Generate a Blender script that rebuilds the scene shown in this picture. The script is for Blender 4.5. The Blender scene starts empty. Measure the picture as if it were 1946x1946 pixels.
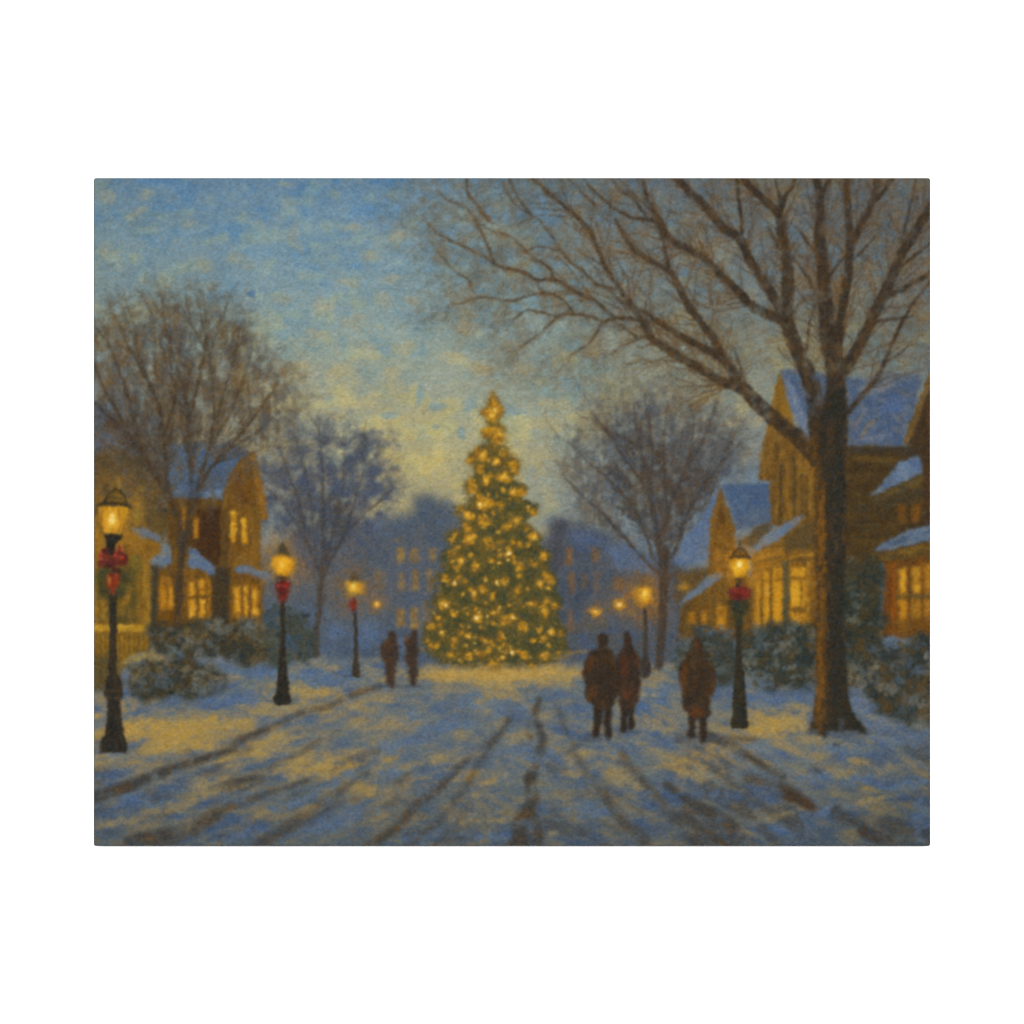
import math, random
import numpy as np

# ---------------------------------------------------------------- the picture on the canvas
# Everything below is pigment on a flat canvas: it is mixed as a field of paint colours,
# later carried by the vertices of the canvas surface.
OX, OY, W, H = 178, 338, 1590, 1270
PW, PH = 1600, 1280
rng = np.random.default_rng(7)
rnd = random.Random(11)
_fy = np.fft.fftfreq(PH)[:, None]
_fx = np.fft.rfftfreq(PW)[None, :]


def mknoise(sx, sy, ang=0.0):
    a = math.radians(ang)
    u = _fx * math.cos(a) + _fy * math.sin(a)
    v = -_fx * math.sin(a) + _fy * math.cos(a)
    env = np.exp(-2 * math.pi ** 2 * ((sx * u) ** 2 + (sy * v) ** 2))
    n = np.fft.irfft2(np.fft.rfft2(rng.standard_normal((PH, PW))) * env, s=(PH, PW))
    n -= n.mean()
    return (n / n.std()).astype(np.float32)


BANK = {
    'a1': mknoise(1.1, 1.1), 'a2': mknoise(2, 2), 'a4': mknoise(4, 4), 'a8': mknoise(8, 8), 'a16': mknoise(16, 16), 'a40': mknoise(40, 40),
    'h2': mknoise(5, 1.3), 'h4': mknoise(9, 3), 'h8': mknoise(20, 7), 'h16': mknoise(34, 13),
    'v2': mknoise(1.3, 6), 'v4': mknoise(2.6, 12), 'v8': mknoise(6, 26),
    'l4': mknoise(16, 3.2, -20), 'l8': mknoise(24, 7, -22), 'r4': mknoise(14, 3.2, 24), 'r8': mknoise(24, 7, 28),
    'd4': mknoise(4, 11, -35), 'e4': mknoise(4, 11, 35),
}


def samp(key, seed, b):
    n = BANK[key]
    oy, ox = (seed * 7919) % PH, (seed * 104729) % PW
    ys = (np.arange(b[1], b[3]) + oy) % PH
    xs = (np.arange(b[0], b[2]) + ox) % PW
    return n[ys[:, None], xs[None, :]]


C = np.zeros((H, W, 3), np.float32)
ID = np.zeros((H, W), np.int16)
PARTS = []          # (name, parent index or -1, label or None)


def reg(name, parent=-1, label=None):
    PARTS.append((name, parent, label))
    return len(PARTS) - 1


FULL = (0, 0, W, H)


def bbox(x0, y0, x1, y1, pad=0):
    b = (max(0, int(x0 - OX - pad)), max(0, int(y0 - OY - pad)), min(W, int(x1 - OX + pad) + 1), min(H, int(y1 - OY + pad) + 1))
    return b if b[2] > b[0] and b[3] > b[1] else None


def grid(b):
    return (np.arange(b[0], b[2], dtype=np.float32)[None, :] + OX + .5), (np.arange(b[1], b[3], dtype=np.float32)[:, None] + OY + .5)


def gblur(a, s):
    if s <= 0:
        return a
    r = int(math.ceil(s * 2.6))
    k = np.exp(-.5 * (np.arange(-r, r + 1) / s) ** 2)
    k = (k / k.sum()).astype(np.float32)
    for ax in (0, 1):
        p = [(0, 0)] * a.ndim
        p[ax] = (r, r)
        q = np.pad(a, p, mode='edge')
        out = np.zeros_like(a)
        n = a.shape[ax]
        for i, w in enumerate(k):
            out += w * (q[i:i + n] if ax == 0 else q[:, i:i + n])
        a = out
    return a


def sig(x):
    return 1 / (1 + np.exp(-np.clip(x, -30, 30)))


def lerp(a, b, t):
    return a + (b - a) * t


def colfield(cols, b, seed, key='a8', k=1.4):
    c = np.array(cols, np.float32)
    h, w = b[3] - b[1], b[2] - b[0]
    out = np.empty((h, w, 3), np.float32)
    out[:] = c[0]
    for i in range(1, len(c)):
        n = samp(key, seed * 13 + i * 5 + 1, b) * .75 + samp('a4', seed * 17 + i * 3, b) * .45
        out = lerp(out, c[i], sig((n - (.15 if i == 1 else .55)) * 2.2 * k)[..., None])
    return out


def comp(m, b, cols, seed=1, key='a8', k=1.4, pid=None, thr=.5, alpha=1.0):
    f = colfield(cols, b, seed, key, k)
    s = (slice(b[1], b[3]), slice(b[0], b[2]))
    mm = (m * alpha)[..., None]
    C[s] = C[s] * (1 - mm) + f * mm
    if pid is not None:
        ID[s][m > thr] = pid


def inside(pts, X, Y):
    r = np.zeros(np.broadcast(X, Y).shape, bool)
    n = len(pts)
    for i in range(n):
        (x0, y0), (x1, y1) = pts[i], pts[(i + 1) % n]
        if y0 == y1:
            continue
        cnd = ((y0 > Y) != (y1 > Y)) & (X < (x1 - x0) * (Y - y0) / (y1 - y0) + x0)
        r ^= cnd
    return r


def poly(pts, cols, pid=None, soft=1.6, wob=2.0, seed=1, key='a8', k=1.4, alpha=1.0, wkey='a4', ret=False, thr=.5):
    xs, ys = [p[0] for p in pts], [p[1] for p in pts]
    b = bbox(min(xs), min(ys), max(xs), max(ys), int(soft * 3 + wob * 3 + 2))
    if b is None:
        return
    X, Y = grid(b)
    wob *= .55
    if wob:
        X = X + samp(wkey, seed + 31, b) * wob
        Y = Y + samp(wkey, seed + 77, b) * wob
    m = gblur(inside(pts, X, Y).astype(np.float32), soft)
    if ret:
        return m, b
    comp(m, b, cols, seed, key, k, pid, thr, alpha)


def rect(x0, y0, x1, y1, cols, **kw):
    poly([(x0, y0), (x1, y0), (x1, y1), (x0, y1)], cols, **kw)


def dab(x, y, rx, ry, cols, ang=0, soft=.5, alpha=1.0, seed=None, pid=None, wob=.25, key='a4', thr=.5):
    """one touch of the brush: a soft uneven ellipse"""
    seed = int(x * 3 + y * 7) if seed is None else seed
    R = max(rx, ry) * (1.3 + soft)
    b = bbox(x - R, y - R, x + R, y + R, 2)
    if b is None:
        return
    X, Y = grid(b)
    a = math.radians(ang)
    dx, dy = X - x, Y - y
    u, v = dx * math.cos(a) + dy * math.sin(a), -dx * math.sin(a) + dy * math.cos(a)
    d = np.sqrt((u / rx) ** 2 + (v / ry) ** 2) + samp('a4', seed, b) * wob * .6 + samp('a2', seed + 3, b) * wob * .4
    m = np.clip((1 - d) / soft + .5, 0, 1)
    m = m * m * (3 - 2 * m)
    comp(m, b, cols, seed, key, 1.4, pid, thr, alpha)


def glow(x, y, r, col, a, power=2.0):
    b = bbox(x - r * 2.4, y - r * 2.4, x + r * 2.4, y + r * 2.4)
    if b is None:
        return
    X, Y = grid(b)
    d2 = ((X - x) ** 2 + (Y - y) ** 2) / (r * r)
    m = np.exp(-d2 * power * .5) * a * np.clip(1 + .22 * samp('a4', int(x + y), b) + .18 * samp('a2', int(x), b), .2, 1.6)
    m = np.clip(m, 0, 1)[..., None]
    s = (slice(b[1], b[3]), slice(b[0], b[2]))
    C[s] = C[s] * (1 - m) + np.array(col, np.float32) * m


def cr(pts, n=5):
    """smooth a polyline"""
    if len(pts) < 3:
        return pts
    P = [pts[0]] + list(pts) + [pts[-1]]
    out = []
    for i in range(1, len(P) - 2):
        p0, p1, p2, p3 = P[i - 1], P[i], P[i + 1], P[i + 2]
        for j in range(n):
            t = j / n
            out.append(tuple(.5 * (2 * p1[q] + (p2[q] - p0[q]) * t + (2 * p0[q] - 5 * p1[q] + 4 * p2[q] - p3[q]) * t * t + (3 * p1[q] - p0[q] - 3 * p2[q] + p3[q]) * t ** 3) for q in (0, 1)))
    out.append(pts[-1])
    return out


def seg(L, p, q, r0, r1, soft, a):
    R = max(r0, r1) + soft
    b = bbox(min(p[0], q[0]) - R, min(p[1], q[1]) - R, max(p[0], q[0]) + R, max(p[1], q[1]) + R)
    if b is None:
        return
    X, Y = grid(b)
    dx, dy = q[0] - p[0], q[1] - p[1]
    l2 = dx * dx + dy * dy + 1e-6
    t = np.clip(((X - p[0]) * dx + (Y - p[1]) * dy) / l2, 0, 1)
    d = np.sqrt((X - p[0] - t * dx) ** 2 + (Y - p[1] - t * dy) ** 2)
    m = np.clip((r0 + (r1 - r0) * t - d) / soft + .5, 0, 1) * a
    s = L[b[1]:b[3], b[0]:b[2]]
    np.maximum(s, m, out=s)


def stroke(L, pts, w0, w1, soft=1.6, a0=1.0, a1=None):
    a1 = a0 if a1 is None else a1
    n = len(pts) - 1
    for i in range(n):
        t0, t1 = i / n, (i + 1) / n
        seg(L, pts[i], pts[i + 1], lerp(w0, w1, t0) / 2, lerp(w0, w1, t1) / 2, soft, lerp(a0, a1, (t0 + t1) / 2))


def grow(LL, LT, x, y, d, length, w, depth, up, bend, spread, crown=None, fork=.35):
    """one bough with the twigs it carries"""
    step = 8.0
    n = max(2, int(length / step))
    pts = [(x, y)]
    kids = []
    for i in range(n):
        d += rnd.gauss(0, bend * 1.2) + (up - d if abs(up - d) < 9 else 0) * .03
        x += math.cos(d) * step
        y += math.sin(d) * step
        if crown is not None and not crown(x, y) and rnd.random() < .42:
            break
        pts.append((x, y))
        if depth > 0 and rnd.random() < fork * 1.4 and i > 0:
            kids.append((x, y, d, 1 - i / n))
    if len(pts) < 2:
        return
    if w > 2.6:
        stroke(LL, pts, w, w * .55, 1.8)
    else:
        stroke(LT, pts, max(w, 1.5), max(w * .6, 1.1), 1.5, min(1, .45 + w * .18), .32)
    for (kx, ky, kd, rem) in kids:
        s = rnd.choice((-1, 1))
        grow(LL, LT, kx, ky, kd + s * rnd.uniform(spread * .5, spread * 1.25), length * (.35 + .4 * rem) * rnd.uniform(.7, 1.15), w * .62, depth - 1, up, bend, spread, crown, fork)


# ================================================================ SKY
sky = reg('painted_sky')
gx = [178, 500, 800, 1000, 1300, 1768]
gy = [338, 450, 560, 650, 750, 850, 960, 1608]
SK = np.array([
    [(101, 131, 162), (104, 136, 170), (106, 138, 171), (98, 125, 156), (96, 112, 136), (86, 95, 112)],
    [(117, 142, 160), (114, 146, 175), (117, 148, 176), (112, 138, 162), (107, 123, 143), (92, 102, 119)],
    [(128, 147, 155), (128, 153, 168), (130, 156, 170), (124, 149, 163), (120, 131, 138), (102, 113, 124)],
    [(134, 149, 148), (145, 158, 152), (145, 160, 157), (140, 157, 158), (138, 144, 132), (116, 123, 121)],
    [(122, 135, 146), (166, 164, 136), (160, 164, 144), (150, 160, 149), (146, 146, 125), (117, 126, 138)],
    [(112, 126, 148), (166, 162, 132), (174, 167, 127), (164, 163, 136), (132, 138, 138), (110, 122, 145)],
    [(104, 118, 148), (132, 137, 138), (177, 165, 120), (148, 152, 138), (112, 126, 148), (105, 118, 145)],
    [(90, 100, 130)] * 6], np.float32)


def ctrl(gx, gy, G):
    """smooth field through a coarse set of values"""
    xs = np.arange(W) + OX + .5
    ys = np.arange(H) + OY + .5
    G = np.asarray(G, np.float32)
    if G.ndim == 2:
        G = G[..., None]
    A = np.stack([np.stack([np.interp(xs, gx, G[r, :, c]) for c in range(G.shape[2])], -1) for r in range(len(gy))])
    i = np.clip(np.searchsorted(gy, ys) - 1, 0, len(gy) - 2)
    gya = np.array(gy, np.float32)
    t = ((ys - gya[i]) / (gya[i + 1] - gya[i]))[:, None, None]
    t = np.clip(t, 0, 1)
    return (A[i] * (1 - t) + A[i + 1] * t).astype(np.float32)


C[:] = ctrl(gx, gy, SK) + np.array((3, 2, 0), np.float32)
n1 = samp('a16', 3, FULL) * .6 + samp('h8', 5, FULL) * .55 + samp('a8', 9, FULL) * .55
n2 = samp('a40', 12, FULL) * .5 + samp('h8', 8, FULL) * .6 + samp('a8', 21, FULL) * .6
mod = np.clip(1 - (np.arange(H)[:, None] - 330) / 700, .45, 1)
blue = sig((n1 - .75) * 3.2)[..., None] * mod[..., None]
cream = sig((n2 - .8) * 3.4)[..., None]
C += blue * np.array((-14, -4, 9), np.float32) + cream * np.array((20, 12, -10), np.float32)
C += (samp('h4', 2, FULL) * 2.0 + samp('a16', 6, FULL) * 1.8)[..., None] * np.array((1.1, 1, .75), np.float32)
ID[:] = sky
CR = [(158, 157, 132), (150, 154, 140)]
for x, y, rx, ry, a in [(203, 372, 16, 12, 20), (277, 370, 18, 9, -10), (262, 404, 20, 7, -30), (360, 425, 16, 13, 20), (199, 478, 14, 22, 20), (388, 505, 18, 14, 40), (453, 494, 26, 12, 20), (558, 440, 9, 20, 20), (568, 470, 8, 14, -20), (536, 566, 20, 9, 0), (406, 544, 14, 8, -15), (540, 350, 14, 6, 0)]:
    dab(x, y, rx, ry, [(152, 153, 138), (144, 150, 142)], a, .9, .62)
for x, y, rx, ry, a in [(673, 433, 14, 7, 0), (756, 448, 16, 12, 0), (703, 487, 20, 10, 15), (662, 537, 22, 8, 15), (745, 530, 22, 8, -10), (784, 570, 12, 9, 0), (725, 570, 18, 14, 40), (677, 611, 22, 16, 20), (608, 582, 20, 14, 30), (886, 622, 20, 11, 0), (690, 655, 24, 10, 10), (600, 632, 18, 6, 25)]:
    dab(x, y, rx, ry, [(165, 162, 138), (156, 160, 146)], a, .9, .66)
for x, y, rx, ry, a in [(769, 663, 26, 13, -10), (860, 678, 24, 10, 0), (568, 705, 16, 26, 10), (647, 705, 30, 12, -15), (745, 722, 16, 22, 20), (910, 700, 26, 12, 10), (1000, 700, 26, 10, -10), (690, 770, 36, 16, 0), (800, 790, 40, 16, -8), (770, 850, 40, 18, 0), (850, 900, 30, 22, -20), (780, 920, 24, 26, 10), (1040, 800, 30, 16, 10), (1020, 870, 24, 18, 0), (1060, 770, 24, 12, 0), (770, 945, 16, 22, 0)]:
    dab(x, y, rx, ry, [(180, 169, 124), (174, 166, 130)], a, 1.0, .6)
for x, y, rx, ry, a in [(647, 516, 24, 9, 25), (653, 585, 14, 20, 10), (775, 600, 22, 14, 10), (734, 668, 14, 10, 40), (332, 540, 7, 6, 0), (198, 572, 8, 6, 0), (216, 520, 5, 9, -30), (830, 772, 18, 6, 0), (798, 748, 9, 20, 15), (740, 790, 16, 6, 0), (877, 825, 7, 14, 0), (1085, 728, 18, 12, 10), (892, 770, 12, 18, 20), (965, 780, 24, 9, 10), (828, 811, 6, 5, 0), (1000, 640, 26, 14, 10), (1030, 690, 18, 20, 20)]:
    dab(x, y, rx, ry, [(120, 150, 172), (128, 152, 168)], a, .9, .6)
poly([(480, 551), (485, 552), (484, 568), (476, 566), (470, 560)], [(84, 118, 168)], soft=1.6, wob=1.2, seed=4, alpha=.9)

# ================================================================ FAR TOWN AND HILLS
town_l = reg('painted_building', -1, 'dim blue row of buildings to the left of the lit fir')
DB = [(86, 95, 116), (78, 88, 110), (96, 98, 108)]
poly([(640, 1010), (700, 985), (743, 977), (766, 974), (782, 968), (786, 948), (800, 942), (822, 947), (842, 952), (862, 950), (872, 975), (905, 990), (905, 1266), (480, 1266), (480, 1060), (560, 1030)], DB, town_l, 9, 8, 21, 'a16', wkey='a8')
poly([(480, 1150), (620, 1130), (740, 1120), (800, 1140), (860, 1180), (860, 1268), (480, 1268)], [(82, 96, 128), (96, 104, 122), (78, 88, 112)], town_l, 8, 5, 22, 'a16', alpha=.8)
for x, y, r in [(716, 1003, 16), (704, 1190, 20), (690, 1215, 22), (760, 1225, 18), (640, 1200, 18)]:
    dab(x, y, r, r * .8, [(88, 116, 166)], 0, 1.2, .55)
rect(735, 1040, 840, 1180, [(86, 92, 116), (96, 98, 112)], soft=8, wob=4, seed=23, alpha=.5)
for (x, y, w, h, c) in [(761, 1055, 16, 28, 1), (786, 1055, 19, 28, .85), (823, 1055, 14, 26, .8), (763, 1104, 14, 36, .8), (789, 1104, 15, 38, .9), (817, 1104, 13, 46, .7), (761, 1174, 18, 36, 1.1), (787, 1174, 20, 40, 1.15), (755, 1025, 16, 9, .45), (722, 1100, 17, 34, .3), (808, 1165, 14, 40, .25)]:
    wd = reg('window', town_l)
    poly([(x - w / 2, y - h / 2), (x + w / 2, y - h / 2), (x + w / 2, y + h / 2), (x - w / 2, y + h / 2)],
         [(164, 126, 58), (140, 108, 62), (182, 138, 50)], wd, 2.8, 2.4, int(x), 'a4', alpha=min(1, .25 + .68 * c), thr=.4)
rect(771, 1040, 776, 1190, [(84, 92, 122)], soft=2.4, wob=1, seed=3, alpha=.7)

poly([(640, 1040), (760, 1000), (900, 985), (1040, 1010), (1180, 1030), (1300, 1050), (1300, 1266), (640, 1266)], [(82, 90, 112), (76, 84, 108), (90, 92, 104)], None, 14, 10, 40, 'a16', alpha=.2)
town_r = reg('painted_building', -1, 'dim blue building behind the bright street lights right of the fir')
poly([(1020, 1040), (1043, 1018), (1048, 985), (1068, 978), (1110, 984), (1160, 1010), (1200, 1045), (1300, 1060), (1300, 1266), (1020, 1266)], [(78, 86, 108), (88, 90, 104), (72, 78, 98)], town_r, 9, 8, 41, 'a16', wkey='a8')
poly([(1050, 990), (1075, 985), (1070, 1080), (1045, 1090)], [(78, 72, 82)], soft=6, wob=3, seed=42, alpha=.7)
poly([(1150, 1040), (1190, 1030), (1245, 1070), (1240, 1100), (1170, 1080)], [(98, 116, 156), (88, 104, 142)], soft=5, wob=3, seed=43, alpha=.9)
poly([(1075, 1010), (1130, 1005), (1150, 1040), (1100, 1050)], [(84, 100, 142)], soft=8, wob=3, seed=44, alpha=.7)
poly([(1140, 1100), (1240, 1085), (1260, 1260), (1080, 1262), (1080, 1200)], [(84, 88, 100), (92, 88, 84), (78, 88, 118)], soft=12, wob=4, seed=45, alpha=.75)
for (x, y, w, h, c) in [(1081, 1056, 13, 34, .9), (1130, 1054, 13, 28, .7), (1087, 1106, 10, 44, .7), (1084, 1181, 13, 40, .5), (1110, 1104, 12, 30, .3), (1133, 1108, 10, 40, .3), (1176, 1109, 22, 22, .55)]:
    wd = reg('window', town_r)
    poly([(x - w / 2, y - h / 2), (x + w / 2, y - h / 2), (x + w / 2, y + h / 2), (x - w / 2, y + h / 2)],
         [(146, 104, 54), (126, 94, 58)], wd, 3.0, 2.4, int(x), 'a4', alpha=min(1, .32 + .66 * c), thr=.4)

# ================================================================ SNOW GROUND
snow = reg('painted_snow_ground')
gmx = [178, 330, 480, 620, 760, 950, 1130, 1300, 1440, 1560, 1768]
gmy = [1240, 1265, 1285, 1310, 1345, 1385, 1420, 1460, 1510, 1608]
GW = np.array([
    [.30, .35, .20, .25, .40, .75, .45, .25, .20, .10, .20],
    [.30, .30, .15, .40, .50, .85, .60, .35, .12, .10, .22],
    [.20, .15, .25, .40, .55, .95, .50, .38, .10, .08, .25],
    [.15, .05, .40, .62, .35, .55, .35, .40, .12, .15, .25],
    [.55, .35, .45, .55, .36, .28, .33, .38, .50, .42, .15],
    [.95, .95, .72, .42, .38, .24, .34, .55, .85, .55, .10],
    [.78, .95, .80, .52, .48, .26, .30, .30, .55, .42, .16],
    [.40, .50, .62, .66, .55, .34, .38, .60, .36, .40, .36],
    [.34, .50, .52, .50, .40, .40, .40, .34, .25, .30, .36],
    [.30, .25, .22, .22, .26, .32, .26, .26, .26, .28, .30]], np.float32)
Y = (np.arange(H) + OY + .5)[:, None]
X = (np.arange(W) + OX + .5)[None, :]
wx = np.clip((X - 700) / 520, 0, 1)
gn = samp('l4', 4, FULL) * .5 * (1 - wx) + samp('r4', 6, FULL) * .5 * wx + samp('h4', 14, FULL) * .5
gn = gn + samp('l8', 7, FULL) * .75 * (1 - wx) + samp('r8', 9, FULL) * .75 * wx + samp('h8', 11, FULL) * .45 + samp('a8', 3, FULL) * .25
WM = ctrl(gmx, gmy, GW)[..., 0]
w = sig((gn * .9 + (WM - .5) * 3.6 - .05) * 1.2)[..., None]
n3 = samp('h8', 51, FULL)
cool = lerp(np.array((93, 110, 146), np.float32), np.array((112, 124, 142), np.float32), sig(n3 * 1.6)[..., None])
cool = lerp(cool, np.array((82, 106, 158), np.float32), sig((samp('h8', 61, FULL) * .8 + samp('a16', 5, FULL) * .6 - .7) * 3)[..., None])
warm = lerp(np.array((152, 138, 104), np.float32), np.array((182, 151, 82), np.float32), sig((WM - .58) * 9 + samp('h4', 71, FULL) * .8)[..., None])
G = lerp(cool, warm, w)
dk = sig((samp('l8', 17, FULL) * (1 - wx) + samp('r8', 19, FULL) * wx + .3 * samp('a8', 33, FULL) - 1.35) * 3) * np.clip((Y - 1370) / 130, 0, .6)
G = lerp(G, np.array((88, 84, 86), np.float32), dk[..., None])
shade = 1 - .13 * np.clip((Y - 1430) / 180, 0, 1) - .12 * np.clip((X - 1500) / 268, 0, 1) * np.clip((Y - 1330) / 200, 0, 1)
G *= shade[..., None] * lerp(.90, .97, w)
hz = np.interp(X[0], [178, 300, 480, 600, 700, 800, 1090, 1200, 1400, 1768], [1300, 1270, 1262, 1248, 1250, 1262, 1262, 1262, 1255, 1262])[None, :]
gm = sig((Y - hz + samp('a8', 15, FULL) * 3) * .35)
C = C * (1 - gm[..., None]) + G * gm[..., None]
ID[gm > .5] = snow
Wm, Wh = [(176, 150, 88), (160, 142, 98)], [(190, 152, 70), (178, 148, 84)]
for x, y, rx, ry, a, c in [(300, 1378, 60, 12, 3, 1), (360, 1400, 60, 12, 5, 1), (400, 1375, 60, 10, 0, 1), (215, 1345, 28, 12, 0, 1), (260, 1395, 40, 10, 0, 1), (380, 1418, 30, 8, 8, 1), (500, 1345, 46, 9, -6, 0), (590, 1316, 50, 10, 2, 1), (560, 1305, 22, 8, 0, 0), (700, 1280, 22, 8, 0, 0), (620, 1270, 30, 6, 5, 0),
                           (850, 1282, 60, 9, 0, 1), (930, 1285, 80, 10, 0, 1), (1020, 1278, 60, 8, -3, 1), (1070, 1285, 26, 8, 0, 0), (960, 1300, 60, 8, 0, 0), (560, 1400, 26, 6, -10, 0), (570, 1440, 26, 9, -15, 0), (610, 1455, 34, 9, -10, 1), (660, 1460, 34, 8, -12, 1), (545, 1462, 18, 14, -20, 1), (745, 1375, 26, 10, -10, 0), (740, 1440, 20, 5, -10, 1),
                           (720, 1460, 12, 5, -10, 1), (800, 1450, 40, 6, -12, 0), (890, 1473, 20, 6, -8, 1), (710, 1500, 14, 6, -30, 1), (930, 1486, 10, 6, 0, 1), (905, 1511, 10, 5, 0, 0), (880, 1395, 18, 10, -30, 0), (950, 1370, 12, 14, -40, 0), (1090, 1440, 20, 10, -20, 0), (1150, 1455, 24, 8, 20, 0), (1205, 1487, 18, 10, 10, 0), (1090, 1470, 20, 7, 0, 0),
                           (1055, 1582, 10, 6, 0, 0), (1230, 1372, 20, 9, 0, 1), (1260, 1385, 20, 6, 0, 0), (1190, 1340, 14, 20, 10, 0), (1230, 1320, 20, 5, 5, 0), (1240, 1303, 14, 6, 0, 0), (1345, 1440, 26, 13, -10, 1), (1295, 1448, 22, 7, 5, 1), (1330, 1470, 34, 11, -5, 0), (1450, 1365, 36, 9, 5, 1), (1490, 1378, 32, 11, -14, 1), (1440, 1395, 40, 8, 5, 1), (1520, 1368, 18, 12, -30, 0),
                           (1560, 1410, 22, 10, 10, 0), (1625, 1447, 20, 6, 3, 1), (1700, 1460, 26, 9, -10, 0), (1590, 1470, 26, 6, 5, 0), (1600, 1350, 18, 8, -10, 0), (1660, 1520, 40, 5, -14, 0), (1480, 1550, 24, 6, -15, 0), (400, 1490, 30, 8, -15, 0), (430, 1500, 40, 6, -15, 0), (330, 1535, 40, 8, -12, 0), (230, 1560, 30, 8, -5, 0), (490, 1550, 20, 7, -15, 0), (880, 1550, 30, 10, -10, 0), (940, 1560, 26, 4, 0, 0)]:
    dab(x, y, rx, ry, Wh if c else Wm, a, 1.5, .52, wob=.6, key='h2')
Bl = [(84, 110, 160), (94, 116, 156)]
for x, y, rx, ry, a in [(560, 1285, 60, 12, 0), (470, 1275, 40, 10, 0), (340, 1320, 90, 10, 3), (440, 1330, 60, 9, 0), (215, 1428, 30, 10, 0), (640, 1290, 50, 10, 5), (930, 1340, 40, 14, 10), (780, 1362, 20, 9, 0), (850, 1380, 50, 8, -8), (760, 1415, 40, 9, -10), (750, 1462, 24, 10, 0), (650, 1480, 40, 10, -20), (640, 1560, 60, 16, -20), (560, 1525, 30, 8, -20), (440, 1590, 50, 9, -15), (260, 1520, 40, 12, 5), (1010, 1430, 30, 16, 0), (1120, 1540, 34, 12, 10), (1230, 1340, 24, 10, 0), (1260, 1310, 30, 8, 0), (1470, 1330, 50, 12, 0), (1410, 1320, 24, 12, 0),
                        (1600, 1425, 40, 10, 5), (1710, 1400, 50, 16, 0), (1555, 1476, 34, 9, 5), (1640, 1482, 30, 9, 5), (1720, 1490, 40, 10, -8), (1580, 1540, 40, 8, -10), (1500, 1575, 40, 10, 0), (1355, 1510, 30, 10, 15), (1660, 1350, 40, 14, 10), (1750, 1560, 20, 30, 0), (960, 1590, 40, 8, 0), (820, 1590, 50, 9, -10), (1440, 1420, 30, 8, 15), (1170, 1420, 30, 10, 10)]:
    dab(x, y, rx, ry, Bl, a, 1.1, .5, wob=.55, key='h2')


# wheel ruts and the edge of the lane
RUT = [(72, 66, 60), (66, 64, 66), (92, 74, 52)]


def rut(pts, w0, w1, alpha, seed, soft=7, cols=RUT):
    L = np.zeros((H, W), np.float32)
    stroke(L, cr(pts), w0 * 1.3, w1 * 1.3, soft * 1.4)
    ys = [p[1] for p in pts]
    xs = [p[0] for p in pts]
    b = bbox(min(xs), min(ys), max(xs), max(ys), 24)
    m = L[b[1]:b[3], b[0]:b[2]]
    m = m * np.clip(.86 + .3 * samp('a8', seed, b) + .16 * samp('a4', seed + 2, b), .2, 1)
    comp(m, b, cols, seed, 'h4', 1.4, None, .5, alpha)


rut([(170, 1518), (244, 1494), (300, 1471), (356, 1452), (398, 1438), (445, 1424)], 19, 8, .95, 3)
rut([(446, 1411), (481, 1396), (523, 1379), (546, 1368)], 11, 6, .85, 4)
rut([(546, 1366), (579, 1354), (621, 1343), (640, 1334), (669, 1321), (706, 1309), (730, 1300)], 9, 6, .75, 5)
rut([(250, 1600), (328, 1583), (378, 1570), (420, 1548)], 24, 10, .85, 6)
rut([(372, 1562), (420, 1540), (495, 1512), (568, 1489), (600, 1478)], 13, 7, .62, 7)
rut([(400, 1494), (440, 1486), (500, 1478)], 9, 5, .6, 8)
rut([(500, 1600), (560, 1572), (640, 1530)], 14, 6, .5, 9)
rut([(700, 1612), (717, 1598), (756, 1571), (798, 1526), (842, 1490)], 15, 11, .85, 10)
rut([(842, 1490), (882, 1449), (918, 1418), (945, 1402), (970, 1366)], 10, 5, .7, 11)
rut([(775, 1608), (810, 1580), (840, 1560)], 8, 4, .5, 12)
rut([(992, 1612), (988, 1565), (1000, 1545), (1012, 1519), (1007, 1480)], 24, 18, .95, 13)
rut([(1006, 1482), (1018, 1449), (1031, 1412), (1028, 1388), (1018, 1360), (1024, 1330)], 14, 9, .82, 14)
rut([(1008, 1400), (1000, 1385), (1012, 1372)], 8, 4, .5, 15)
rut([(1022, 1610), (1021, 1570), (1012, 1540)], 17, 10, .75, 16)
rut([(975, 1606), (992, 1596)], 22, 12, .7, 17)
rut([(1343, 1396), (1385, 1415), (1419, 1435), (1450, 1455), (1488, 1478)], 13, 9, .85, 18)
rut([(1488, 1508), (1514, 1516), (1542, 1534)], 22, 14, .98, 19, cols=[(86, 66, 44), (74, 60, 48)])
rut([(1420, 1480), (1470, 1490), (1510, 1500)], 15, 9, .6, 20)
rut([(1590, 1542), (1612, 1556), (1632, 1558)], 20, 12, .85, 21)
rut([(1640, 1580), (1676, 1594), (1700, 1612)], 17, 22, .9, 22, cols=[(74, 62, 50), (68, 64, 66)])
rut([(1268, 1494), (1318, 1527), (1352, 1545), (1390, 1570), (1400, 1590)], 12, 26, .85, 23)
rut([(1300, 1545), (1350, 1575), (1376, 1606)], 22, 18, .7, 24)
rut([(1410, 1535), (1430, 1552)], 24, 12, .6, 25)
rut([(1450, 1575), (1480, 1606)], 15, 10, .6, 26)
rut([(1147, 1500), (1160, 1530), (1189, 1569), (1217, 1583), (1226, 1600)], 13, 18, .62, 27)
rut([(1050, 1545), (1066, 1550)], 12, 8, .7, 28)
rut([(1120, 1400), (1080, 1430), (1070, 1445)], 8, 4, .4, 29)
rut([(1430, 1405), (1330, 1400), (1290, 1405)], 10, 14, .5, 30)
rut([(1060, 1345), (1088, 1420), (1135, 1505)], 7, 13, .5, 31, 9)
rut([(965, 1366), (930, 1422), (880, 1500), (815, 1585)], 7, 15, .48, 32, 9)
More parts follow.
